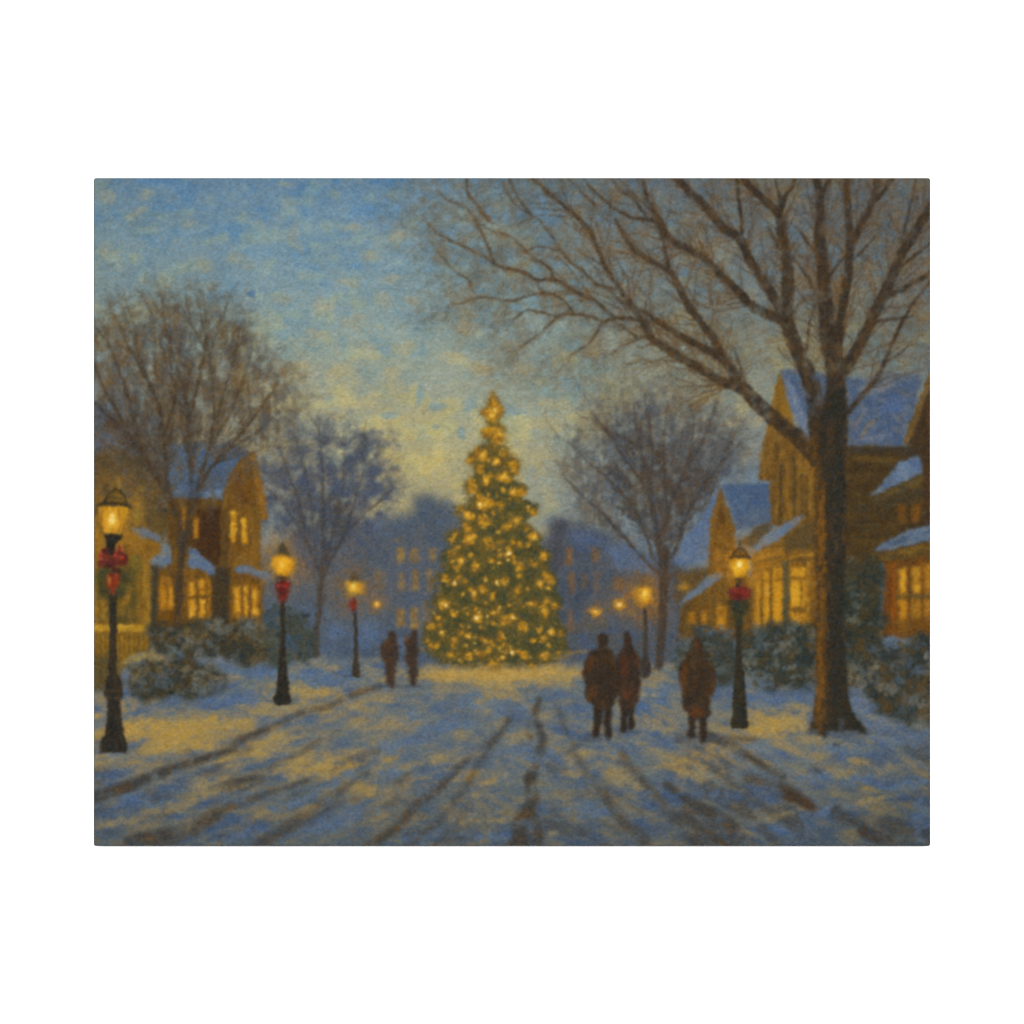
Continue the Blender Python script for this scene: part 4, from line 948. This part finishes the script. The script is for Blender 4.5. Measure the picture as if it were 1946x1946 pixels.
person('right one of the walking pair in the foreground, in a rust red coat', [
    ([(1178, 1330), (1192, 1330), (1192, 1362), (1190, 1388), (1179, 1392), (1180, 1360)], LEG), ([(1192, 1330), (1206, 1330), (1204, 1362), (1208, 1380), (1195, 1387), (1193, 1360)], LEG),
    ([(1186, 1230), (1198, 1230), (1208, 1238), (1215, 1256), (1217, 1286), (1214, 1318), (1207, 1340), (1190, 1346), (1178, 1338), (1174, 1310), (1170, 1280), (1171, 1250), (1178, 1238)], None),
    ([(1185, 1214), (1188, 1203), (1192, 1199), (1196, 1201), (1200, 1208), (1202, 1216), (1201, 1224), (1206, 1242), (1180, 1242), (1186, 1226)], None)],
    [(65, 50, 40), (57, 47, 41), (76, 55, 40)], 531, 1.9, [(1186, 1270, 8, 20, 0, (98, 56, 36)), (1190, 1322, 8, 8, 0, (108, 62, 36)), (1210, 1252, 5, 14, -10, (98, 66, 42)), (1176, 1300, 4, 26, 0, (58, 44, 38))])
person('lone walker in a wide brown coat left of the right lamp', [
    ([(1308, 1350), (1324, 1350), (1322, 1376), (1318, 1400), (1306, 1398), (1309, 1374)], LEG), ([(1328, 1350), (1343, 1350), (1342, 1378), (1340, 1407), (1330, 1409), (1329, 1380)], LEG),
    ([(1316, 1236), (1332, 1236), (1346, 1250), (1357, 1270), (1362, 1296), (1356, 1318), (1348, 1326), (1352, 1346), (1350, 1362), (1330, 1366), (1310, 1360), (1298, 1344), (1296, 1318), (1291, 1290), (1293, 1266), (1304, 1248)], None),
    ([(1313, 1224), (1316, 1215), (1323, 1209), (1331, 1213), (1336, 1222), (1335, 1231), (1342, 1250), (1304, 1250), (1313, 1233)], None)],
    [(67, 53, 39), (58, 48, 40), (79, 60, 39)], 541, 1.9, [(1300, 1284, 7, 26, 4, (116, 70, 30)), (1324, 1354, 14, 8, 0, (108, 60, 30)), (1324, 1226, 6, 8, 0, (98, 58, 30)), (1334, 1290, 10, 26, 0, (62, 48, 36)), (1354, 1308, 4, 18, 10, (98, 64, 36))])

# ================================================================ THE BIG TREE
tD = reg('painted_bare_tree', -1, 'biggest bare tree with orange lit trunk and boughs across the sky')
cD = reg('crown', tD)
rnd.seed(77)
BR = [  # (points, width at the start, width at the end)
    ([(1549, 868), (1520, 836), (1490, 811), (1447, 774), (1414, 740), (1393, 727)], 34, 26),
    ([(1400, 733), (1380, 729), (1330, 700), (1275, 668), (1238, 642), (1226, 612)], 19, 15),
    ([(1228, 625), (1212, 600), (1197, 576), (1169, 537), (1149, 505), (1134, 468), (1116, 433), (1082, 400), (1047, 372), (1023, 348), (1000, 334)], 15, 8),
    ([(1416, 742), (1395, 708), (1380, 690), (1362, 657), (1347, 631), (1308, 581), (1286, 537), (1271, 516), (1232, 492), (1203, 472), (1184, 444), (1169, 418)], 19, 7),
    ([(1375, 684), (1351, 668), (1308, 646), (1264, 620), (1232, 598), (1205, 582), (1190, 570)], 16, 6),
    ([(1222, 612), (1199, 605), (1169, 605), (1145, 611), (1127, 603), (1090, 596), (1056, 600), (1032, 594), (1001, 590), (975, 607)], 11, 4),
    ([(1062, 601), (1046, 614), (1032, 629), (1008, 646), (988, 659)], 7, 3.5),
    ([(1145, 612), (1132, 635), (1119, 653), (1100, 664), (1086, 676)], 6, 3.5),
    ([(1165, 603), (1147, 585), (1123, 568), (1090, 553), (1067, 537), (1051, 531), (1021, 531), (1000, 520), (980, 513), (945, 505), (917, 485), (886, 470), (849, 453), (821, 433), (803, 413)], 12, 3.5),
    ([(1052, 530), (1043, 507), (1014, 490), (982, 459), (960, 446), (930, 436), (905, 420)], 7, 3),
    ([(1092, 596), (1073, 574), (1053, 559), (1032, 554), (1020, 535)], 6, 4),
    ([(1040, 556), (1010, 560), (988, 568), (964, 572), (930, 566), (908, 563), (896, 548), (893, 533), (864, 516), (849, 498), (838, 485)], 6, 2.6),
    ([(908, 564), (890, 572), (873, 577), (856, 579), (850, 590)], 4.5, 2.2),
    ([(1175, 552), (1156, 546), (1136, 542), (1112, 520), (1082, 494), (1064, 472), (1043, 442), (1021, 416), (988, 396), (967, 372), (955, 345)], 8, 3.5),
    ([(1068, 478), (1040, 470), (1018, 470), (1000, 478)], 5, 2.5),
    ([(1272, 510), (1266, 490), (1260, 458), (1250, 424), (1247, 420)], 8, 6),
    ([(1495, 610), (1447, 592), (1425, 577), (1403, 555), (1360, 513), (1330, 485), (1297, 468), (1271, 453), (1256, 422), (1240, 398), (1227, 370), (1220, 334)], 20, 8),
    ([(1246, 420), (1225, 417), (1199, 413), (1173, 400), (1149, 381), (1125, 359), (1110, 340)], 9, 4),
    ([(1230, 416), (1206, 379), (1177, 361), (1162, 336)], 6, 4),
    ([(1490, 596), (1475, 574), (1451, 533), (1425, 494), (1406, 455), (1373, 432), (1340, 392), (1308, 363), (1282, 332)], 20, 15),
    ([(1408, 456), (1410, 420), (1404, 380), (1400, 334)], 7, 6),
    ([(1552, 870), (1552, 800), (1546, 745), (1530, 700), (1512, 657), (1496, 613), (1497, 559), (1497, 505), (1487, 450), (1482, 411), (1458, 385), (1432, 361), (1408, 332)], 36, 12),
    ([(1482, 414), (1490, 377), (1504, 356), (1514, 332)], 11, 7), ([(1484, 392), (1478, 360), (1470, 332)], 6, 4),
    ([(1586, 880), (1590, 800), (1590, 740), (1586, 690), (1575, 646), (1569, 581), (1564, 516), (1558, 450), (1558, 385), (1550, 332)], 46, 15),
    ([(1560, 392), (1564, 370), (1574, 346), (1580, 332)], 9, 9),
    ([(1589, 690), (1592, 660), (1597, 613), (1606, 559), (1614, 494), (1614, 450), (1610, 385), (1606, 332)], 20, 13),
    ([(1614, 462), (1622, 452), (1638, 424), (1658, 381), (1668, 334)], 14, 11), ([(1650, 398), (1675, 368), (1702, 334)], 9, 7),
    ([(1592, 750), (1600, 712), (1632, 657), (1653, 613), (1675, 570), (1697, 522), (1719, 472), (1743, 435), (1772, 388)], 24, 19),
    ([(1680, 568), (1725, 544), (1772, 516)], 9, 10), ([(1604, 790), (1630, 762), (1664, 720), (1680, 690), (1708, 624), (1740, 570), (1772, 530)], 12, 5),
    ([(1716, 480), (1716, 450), (1728, 400), (1736, 370), (1742, 334)], 6, 4), ([(1706, 510), (1740, 484), (1772, 460)], 7, 6),
    ([(1545, 545), (1530, 520), (1512, 494), (1500, 486)], 6, 4), ([(1552, 480), (1535, 462), (1522, 440)], 6, 4), ([(1576, 530), (1590, 505), (1612, 482)], 5, 5),
    ([(1532, 670), (1538, 620), (1548, 580)], 6, 4), ([(1500, 500), (1480, 470), (1460, 430)], 8, 3.5), ([(1660, 612), (1700, 606), (1735, 600)], 6, 3), ([(1616, 500), (1640, 475), (1672, 440)], 6, 3), ([(1680, 690), (1705, 675), (1730, 655)], 5, 2.5),
    ([(1420, 745), (1408, 700), (1390, 650)], 5, 2.5), ([(1130, 390), (1100, 360), (1078, 336)], 6, 4), ([(1010, 410), (985, 376), (968, 340)], 6, 4), ([(940, 500), (915, 440), (890, 400), (850, 380), (836, 366)], 6, 2.6), ([(930, 420), (908, 392), (888, 365), (886, 340)], 8, 6), ([(1225, 640), (1190, 655), (1155, 675)], 4, 2.4), ([(1210, 640), (1190, 628), (1170, 612)], 6, 4),
]
LT = np.zeros((H, W), np.float32)
LLm = np.zeros((H, W), np.float32)
LC = np.zeros((H, W), np.float32)
for (pts, w0, w1) in BR:
    q = cr(pts)
    far_ = .78 if pts[0][0] < 1240 else 1.0
    stroke(LC, q, w0 * far_, w1 * far_ * .9, 2.2)
    n = len(q)
    ln = sum(math.hypot(q[i + 1][0] - q[i][0], q[i + 1][1] - q[i][1]) for i in range(n - 1))
    for i in range(max(3, int(ln / 6))):
        j = min(n - 2, int(rnd.uniform(.12, 1) * (n - 1)))
        if q[j][1] > 740:
            continue
        d = math.atan2(q[j + 1][1] - q[j][1], q[j + 1][0] - q[j][0])
        s = rnd.choice((-1, 1))
        ww = lerp(w0, w1, j / n)
        grow(LLm, LT, q[j][0], q[j][1], d + s * rnd.uniform(.25, .75), rnd.uniform(30, 125), min(3.0, max(1.5, ww * .26)), 2, d, .12, .6, None, .4)
    d = math.atan2(q[-1][1] - q[-3][1], q[-1][0] - q[-3][0])
    if w1 < 4.5 and q[-1][1] > 345:
        for s in (-.6, -.2, .2, .6):
            grow(LLm, LT, q[-1][0], q[-1][1], d + s, rnd.uniform(30, 60), 2.2, 2, d, .15, .6, None, .34)
# a brown bloom of fine twigs round the boughs
hz_ = gblur(LT[::2, ::2].copy(), 9).repeat(2, 0).repeat(2, 1)[:H, :W]
bl = np.clip(hz_ * 2.1, 0, 1) * np.clip(.5 + .3 * samp('a8', 71, FULL) + .3 * samp('a4', 72, FULL), 0, 1)
comp(bl, FULL, [(122, 106, 76), (110, 104, 92), (136, 107, 62)], 601, 'a16', 1.7, None, .5, .55)
comp(LT * np.clip(.72 + .35 * samp('a4', 73, FULL), .15, 1), FULL, [(104, 82, 54), (126, 94, 50), (86, 74, 62)], 602, 'a16', 1.8, None, .5, .76)
ID[gblur(LT, 1.5) > .3] = cD
# warm rim beside the boughs, then the dark boughs
rim = np.clip(gblur(LC, 3.2) * 1.2 - LC, 0, 1) * np.clip(.45 + .5 * samp('a8', 75, FULL), 0, 1)
comp(rim, FULL, [(134, 106, 60), (118, 98, 66)], 603, 'a8', 1.4, None, .5, .8)
comp(LLm, FULL, [(92, 70, 46), (108, 80, 46), (78, 66, 54)], 604, 'a16', 1.6, None, .5, .7)
right = np.clip((X - 960) / 420, 0, 1)
bc = colfield([(88, 70, 48), (76, 62, 48), (106, 80, 50)], FULL, 605, 'd4', 1.5) * (1 - right[..., None]) + colfield([(66, 54, 40), (56, 48, 42), (86, 64, 40)], FULL, 606, 'v4', 1.5) * right[..., None]
mm = (gblur(LC, .9) * np.clip(.9 + .18 * samp('a4', 76, FULL) + .08 * samp('a8', 78, FULL), .45, 1) * .94)[..., None]
C = C * (1 - mm) + bc * mm
ID[LLm > .6] = cD
ID[LC > .5] = tD
# trunk
poly([(1536, 800), (1546, 850), (1549, 900), (1549, 1000), (1552, 1100), (1551, 1200), (1553, 1290), (1549, 1340), (1542, 1380), (1538, 1392), (1556, 1394), (1566, 1402), (1580, 1390), (1600, 1392), (1612, 1388), (1640, 1394), (1652, 1394), (1634, 1372), (1620, 1350), (1612, 1310), (1606, 1220), (1602, 1120), (1606, 1020), (1608, 930), (1602, 860), (1608, 790), (1606, 740), (1570, 740), (1560, 790)],
     [(58, 50, 40), (48, 46, 42), (70, 56, 40)], tD, 2, 2, 611, 'v8')
poly([(1548, 780), (1556, 860), (1560, 930), (1566, 1010), (1570, 1110), (1570, 1200), (1572, 1300), (1566, 1370), (1560, 1396), (1546, 1388), (1552, 1300), (1551, 1200), (1552, 1100), (1549, 1000), (1549, 900), (1544, 850)],
     [(102, 70, 32), (84, 60, 34), (124, 84, 32)], None, 4, 2.4, 612, 'v4', alpha=.92)
for x, y, rx, ry in [(1562, 960, 6, 40), (1560, 1060, 7, 60), (1560, 1160, 6, 50), (1558, 1260, 6, 50), (1558, 1320, 6, 40), (1564, 1010, 5, 50)]:
    dab(x, y, rx, ry, [(136, 92, 32), (120, 80, 32)], 0, 1, .65, wob=.5, key='v4')
for x, y, rx, ry, a in [(1588, 900, 10, 80, 0), (1590, 1060, 11, 90, 0), (1588, 1200, 12, 80, 0), (1590, 1320, 10, 60, 0)]:
    dab(x, y, rx, ry, [(46, 46, 44), (52, 50, 46)], a, 1, .7, wob=.5, key='v4')
for x, y, rx, ry in [(1545, 1392, 12, 6), (1600, 1380, 6, 16), (1592, 1396, 16, 5), (1575, 1394, 8, 6), (1625, 1392, 10, 4)]:
    dab(x, y, rx, ry, [(88, 98, 124), (80, 84, 96)], 0, 1.1, .6)
for i in range(90):
    y = rnd.uniform(860, 1370)
    x = rnd.uniform(1554, 1606)
    dab(x, y, rnd.uniform(1.2, 2.2), rnd.uniform(6, 18), [rnd.choice([(84, 66, 42), (42, 40, 38), (96, 72, 38), (62, 56, 48)])], rnd.uniform(-6, 6), .9, rnd.uniform(.3, .6), wob=.5)

# ================================================================ HAND OF THE PAINTER
# edges wander, paint is dragged along the brush direction, the weave shows as fine grain
dxn = samp('a4', 201, FULL) * .45 + samp('a2', 203, FULL) * .6
dyn = samp('a4', 205, FULL) * .45 + samp('a2', 207, FULL) * .6
yy, xx = np.mgrid[0:H, 0:W].astype(np.float32)


def bil(A, x, y):
    x = np.clip(x, 0, W - 1.001)
    y = np.clip(y, 0, H - 1.001)
    x0, y0 = x.astype(np.int32), y.astype(np.int32)
    fx, fy = x - x0, y - y0
    if A.ndim == 3:
        fx, fy = fx[..., None], fy[..., None]
    return (A[y0, x0] * (1 - fx) + A[y0, x0 + 1] * fx) * (1 - fy) + (A[y0 + 1, x0] * (1 - fx) + A[y0 + 1, x0 + 1] * fx) * fy


C = bil(C, xx + dxn, yy + dyn)
ID = ID[np.clip(np.rint(yy + dyn), 0, H - 1).astype(np.int32), np.clip(np.rint(xx + dxn), 0, W - 1).astype(np.int32)]
# brush direction: level in sky and snow, free and curly elsewhere
free = np.where((ID == sky) | (ID == snow), .55, 1.5).astype(np.float32)
free = gblur(free, 5)
th = samp('a8', 211, FULL) * .62 * free + samp('a4', 213, FULL) * .35 * free
vx, vy = np.cos(th), np.sin(th)
white = rng.standard_normal((H, W)).astype(np.float32)
white = .7 * white + .8 * samp('a1', 215, FULL)
acc = white.copy()
smear = C.copy()
px, py_ = xx.copy(), yy.copy()
qx, qy = xx.copy(), yy.copy()
for s_ in range(1, 3):
    ix, iy = np.clip(np.rint(px), 0, W - 1).astype(np.int32), np.clip(np.rint(py_), 0, H - 1).astype(np.int32)
    px, py_ = px + vx[iy, ix], py_ + vy[iy, ix]
    jx, jy = np.clip(np.rint(qx), 0, W - 1).astype(np.int32), np.clip(np.rint(qy), 0, H - 1).astype(np.int32)
    qx, qy = qx - vx[jy, jx], qy - vy[jy, jx]
    for (ax, ay) in ((px, py_), (qx, qy)):
        ix, iy = np.clip(np.rint(ax), 0, W - 1).astype(np.int32), np.clip(np.rint(ay), 0, H - 1).astype(np.int32)
        acc += white[iy, ix]
        if s_ < 3:
            smear += C[iy, ix]
acc = acc / acc.std()
C = gblur(smear / 5, 1.3)
# the colours sit close together: blues are greyed, golds are dulled
lum = (C @ np.array((.3, .55, .15), np.float32))[..., None]
cold = sig((C[..., 2:3] - C[..., 0:1] + 6) * .12)
bright = sig((lum - 138) * .07)
C = lum + (C - lum) * lerp(.97 + .05 * bright, .86, cold)
C *= lerp(.97 + .04 * bright, 1.0, cold)
C += cold * np.array((-2, 1, -4), np.float32)
lum = C.mean(-1, keepdims=True)
C += (acc * 2.9)[..., None] * (.45 + lum / 150)
C += (samp('a1', 221, FULL) * 1.7)[..., None] * np.array((1.4, .1, -1.4), np.float32) + (samp('a2', 223, FULL) * 1.6)[..., None] * np.array((-.8, .2, 1.2), np.float32)
C += (samp('a1', 225, FULL) * 2.5)[..., None]
C = np.clip(C, 4, 255)


# ================================================================ THE CANVAS AS AN OBJECT
import bpy

K = 0.762 / 1590            # metres per picture unit: a 30 x 24 inch gallery wrap
DEPTH = 0.010               # thin stretcher
CX, CZ = 973.0, 973.0
E = 2.6                     # light that falls on the front, as a multiple of the paint's own value
scene = bpy.context.scene
col = scene.collection


def lin(c):
    c = np.asarray(c, np.float32) / 255
    return np.where(c <= .04045, c / 12.92, ((c + .055) / 1.055) ** 2.4)


def mat(name):
    m = bpy.data.materials.new(name)
    m.use_nodes = True
    return m, m.node_tree.nodes, m.node_tree.links


# printed canvas: pigment carried by the vertices, woven cloth as procedural relief
pm, N, Lk = mat('printed_canvas')
bs = N['Principled BSDF']
bs.inputs['Roughness'].default_value = .85
bs.inputs['Specular IOR Level'].default_value = .02
at = N.new('ShaderNodeAttribute')
at.attribute_name = 'paint'
sc = N.new('ShaderNodeVectorMath')
sc.operation = 'SCALE'
sc.inputs['Scale'].default_value = 1 / E
Lk.new(at.outputs['Color'], sc.inputs[0])
Lk.new(sc.outputs[0], bs.inputs['Base Color'])
tc = N.new('ShaderNodeTexCoord')
wv = []
for rot in (0, math.pi / 2):
    mp = N.new('ShaderNodeMapping')
    mp.inputs['Rotation'].default_value = (0, rot, 0)
    w_ = N.new('ShaderNodeTexWave')
    w_.inputs['Scale'].default_value = 260
    w_.inputs['Distortion'].default_value = 2.2
    w_.inputs['Detail'].default_value = 1
    Lk.new(tc.outputs['Object'], mp.inputs['Vector'])
    Lk.new(mp.outputs[0], w_.inputs['Vector'])
    wv.append(w_)
mx = N.new('ShaderNodeMath')
mx.operation = 'ADD'
Lk.new(wv[0].outputs['Fac'], mx.inputs[0])
Lk.new(wv[1].outputs['Fac'], mx.inputs[1])
bp = N.new('ShaderNodeBump')
bp.inputs['Strength'].default_value = .12
bp.inputs['Distance'].default_value = .0004
Lk.new(mx.outputs[0], bp.inputs['Height'])
Lk.new(bp.outputs[0], bs.inputs['Normal'])

wm, N, Lk = mat('white_wall')
bs = N['Principled BSDF']
bs.inputs['Base Color'].default_value = (.93, .93, .93, 1)
bs.inputs['Roughness'].default_value = .9
bs.inputs['Specular IOR Level'].default_value = .1
nt = N.new('ShaderNodeTexNoise')
nt.inputs['Scale'].default_value = 400
b2_ = N.new('ShaderNodeBump')
b2_.inputs['Strength'].default_value = .04
b2_.inputs['Distance'].default_value = .001
Lk.new(nt.outputs['Fac'], b2_.inputs['Height'])
Lk.new(b2_.outputs[0], bs.inputs['Normal'])


def mesh_obj(name, verts, loops, starts, totals, material, parent=None, paint=None):
    me = bpy.data.meshes.new(name)
    me.vertices.add(len(verts))
    me.vertices.foreach_set('co', np.ascontiguousarray(verts, np.float32).ravel())
    me.loops.add(len(loops))
    me.loops.foreach_set('vertex_index', np.ascontiguousarray(loops, np.int32))
    me.polygons.add(len(starts))
    me.polygons.foreach_set('loop_start', np.ascontiguousarray(starts, np.int32))
    me.polygons.foreach_set('loop_total', np.ascontiguousarray(totals, np.int32))
    if paint is not None:
        a = me.attributes.new('paint', 'FLOAT_COLOR', 'POINT')
        a.data.foreach_set('color', np.concatenate([paint, np.ones((len(paint), 1), np.float32)], 1).astype(np.float32).ravel())
    me.materials.append(material)
    me.update(calc_edges=True)
    me.validate()
    o = bpy.data.objects.new(name, me)
    col.objects.link(o)
    if parent is not None:
        o.parent = parent
    return o


canvas = bpy.data.objects.new('canvas_print', None)
canvas.empty_display_size = .1
col.objects.link(canvas)
canvas['label'] = 'stretched canvas print of a snowy evening street with a lit fir, on a white wall'
canvas['category'] = 'canvas print'

# --- front surface: one fine grid, cut along the outlines of the painted things
BV = 2.0                                    # rounded edge of the wrap, in picture units
STEP = 1.5
nx, ny = int(round((W - 2 * BV) / STEP)), int(round((H - 2 * BV) / STEP))
vx_ = np.linspace(BV, W - BV, nx + 1)
vz_ = np.linspace(BV, H - BV, ny + 1)
GX, GY = np.meshgrid(vx_, vz_)
# corner vertices follow the rounded corner
for (ix, iy, sx, sy) in ((0, 0, 1, 1), (nx, 0, -1, 1), (0, ny, 1, -1), (nx, ny, -1, -1)):
    GX[iy, ix] += sx * .586
    GY[iy, ix] += sy * .586
PC = lin(bil(C, (GX - .5).astype(np.float32), (GY - .5).astype(np.float32))).reshape(-1, 3)
V = np.stack([(GX + OX - CX) * K, np.full(GX.shape, -DEPTH), (CZ - GY - OY) * K], -1).reshape(-1, 3)
cxm = np.clip(((vx_[:-1] + vx_[1:]) / 2).astype(int), 0, W - 1)
cym = np.clip(((vz_[:-1] + vz_[1:]) / 2).astype(int), 0, H - 1)
cid = ID[cym[:, None], cxm[None, :]]
# lone specks join the thing around them
nb = np.stack([np.roll(cid, 1, 0), np.roll(cid, -1, 0), np.roll(cid, 1, 1), np.roll(cid, -1, 1)])
same = (nb == cid).sum(0)
cid = np.where(same == 0, nb[2], cid)
# a part that is all but covered goes to the thing it belongs to
cnt = np.bincount(cid.ravel(), minlength=len(PARTS))
for i in range(len(PARTS) - 1, -1, -1):
    if 0 < cnt[i] < 12:
        cid[cid == i] = PARTS[i][1] if PARTS[i][1] >= 0 else snow
        cnt = np.bincount(cid.ravel(), minlength=len(PARTS))
iy, ix = np.mgrid[0:ny, 0:nx]
v00 = iy * (nx + 1) + ix
Q = np.stack([v00 + nx + 1, v00 + nx + 2, v00 + 1, v00], -1).reshape(-1, 4)     # faces look to -Y
cid = cid.ravel()
order = np.argsort(cid, kind='stable')
bounds = np.searchsorted(cid[order], np.arange(len(PARTS) + 1))
objs = {}
for i, (name, par, label) in enumerate(PARTS):
    q = Q[order[bounds[i]:bounds[i + 1]]]
    if len(q) == 0:
        continue
    u, inv = np.unique(q, return_inverse=True)
    n = len(q)
    o = mesh_obj(name, V[u], inv.ravel(), np.arange(n) * 4, np.full(n, 4), pm, None, PC[u])
    objs[i] = o
    if label:
        o['label'] = label
for i, o in objs.items():
    par = PARTS[i][1]
    o.parent = objs[par] if par >= 0 and par in objs else canvas

# --- wrapped edge: rounded lip and the four sides back to the wall, in border colours with shade painted in
R0 = 4.0
arc = []
for (cx_, cy_, a0) in ((W - R0, R0, -90), (W - R0, H - R0, 0), (R0, H - R0, 90), (R0, R0, 180)):
    for k in range(7):
        arc.append((cx_, cy_, math.radians(a0 + 15 * k)))
ring = []
for j, (cx_, cy_, a) in enumerate(arc):
    ring.append((cx_ + R0 * math.cos(a), cy_ + R0 * math.sin(a), math.cos(a), math.sin(a)))
    c2 = arc[(j + 1) % len(arc)]
    if (j + 1) % 7 == 0:
        p = ring[-1]
        q_ = (c2[0] + R0 * math.cos(c2[2]), c2[1] + R0 * math.sin(c2[2]))
        m_ = int(math.hypot(q_[0] - p[0], q_[1] - p[1]) / 2.5)
        for t in range(1, m_):
            ring.append((lerp(p[0], q_[0], t / m_), lerp(p[1], q_[1], t / m_), p[2], p[3]))
ring = np.array(ring)
prof_ = [(BV * (1 - math.sin(t)), BV * (1 - math.cos(t))) for t in np.linspace(0, math.pi / 2, 5)]      # inset, drop
prof_ += [(0, d) for d in np.linspace(BV, DEPTH / K, 8)[1:]]
rv, rc_ = [], []
for ins, drop in prof_:
    x = ring[:, 0] - ring[:, 2] * ins
    y = ring[:, 1] - ring[:, 3] * ins
    rv.append(np.stack([(x + OX - CX) * K, np.full(len(x), -DEPTH + drop * K), (CZ - y - OY) * K], -1))
    s_in = BV + drop                        # the print is mirrored round the edge, with edge shade painted into its colour
    edge_shade = np.where(np.abs(ring[:, 3]) < .7, .5, np.where(ring[:, 3] > 0, .36, .62))[:, None]
    rc_.append(lin(bil(C, np.clip(ring[:, 0] - ring[:, 2] * s_in, 0, W - 2).astype(np.float32), np.clip(ring[:, 1] - ring[:, 3] * s_in, 0, H - 2).astype(np.float32))) * edge_shade)
n = len(ring)
rv, rc_ = np.concatenate(rv), np.concatenate(rc_)
fq = []
for r in range(len(prof_) - 1):
    i0 = np.arange(n)
    i1 = (i0 + 1) % n
    fq.append(np.stack([r * n + i0, r * n + i1, (r + 1) * n + i1, (r + 1) * n + i0], -1))
fq = np.concatenate(fq)
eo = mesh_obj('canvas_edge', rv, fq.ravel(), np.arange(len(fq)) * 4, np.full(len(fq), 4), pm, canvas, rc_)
eo['label'] = 'wrapped edge of the canvas with painted-in shade, darkest along the bottom'
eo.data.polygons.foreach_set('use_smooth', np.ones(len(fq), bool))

# --- white wall behind
wv_ = np.array([(-3, .0006, -2), (3, .0006, -2), (3, .0006, 2.4), (-3, .0006, 2.4)], np.float32)
wall = mesh_obj('wall', wv_, [0, 1, 2, 3], [0], [4], wm)
wall['kind'] = 'structure'

# ================================================================ LIGHT, CAMERA
world = bpy.data.worlds.new('World')
scene.world = world
world.use_nodes = True
world.node_tree.nodes['Background'].inputs['Color'].default_value = (1, 1, 1, 1)
world.node_tree.nodes['Background'].inputs['Strength'].default_value = .55


def softbox(name, loc, size, power):
    d = bpy.data.lights.new(name, 'AREA')
    d.shape = 'RECTANGLE'
    d.size, d.size_y = size
    d.energy = power
    o = bpy.data.objects.new(name, d)
    o.location = loc
    import mathutils
    o.rotation_euler = (mathutils.Vector((0, 0, 0)) - mathutils.Vector(loc)).to_track_quat('-Z', 'Y').to_euler()
    col.objects.link(o)


softbox('key_softbox', (0, -4.4, 1.25), (3.0, 1.4), 216)
softbox('fill_softbox', (-2.4, -4.4, .25), (1.6, 1.8), 119)
softbox('fill_softbox', (2.4, -4.4, .25), (1.6, 1.8), 119)

cam_d = bpy.data.cameras.new('camera')
cam_d.lens = 100
cam_d.sensor_width = 36
cam_d.clip_end = 100
cam = bpy.data.objects.new('camera', cam_d)
cam.location = (0, -DEPTH - 1946 * K * 100 / 36, 0)
cam.rotation_euler = (math.pi / 2, 0, 0)
col.objects.link(cam)
scene.camera = cam
scene.view_settings.view_transform = 'Standard'
scene.view_settings.look = 'None'
scene.view_settings.exposure = 0
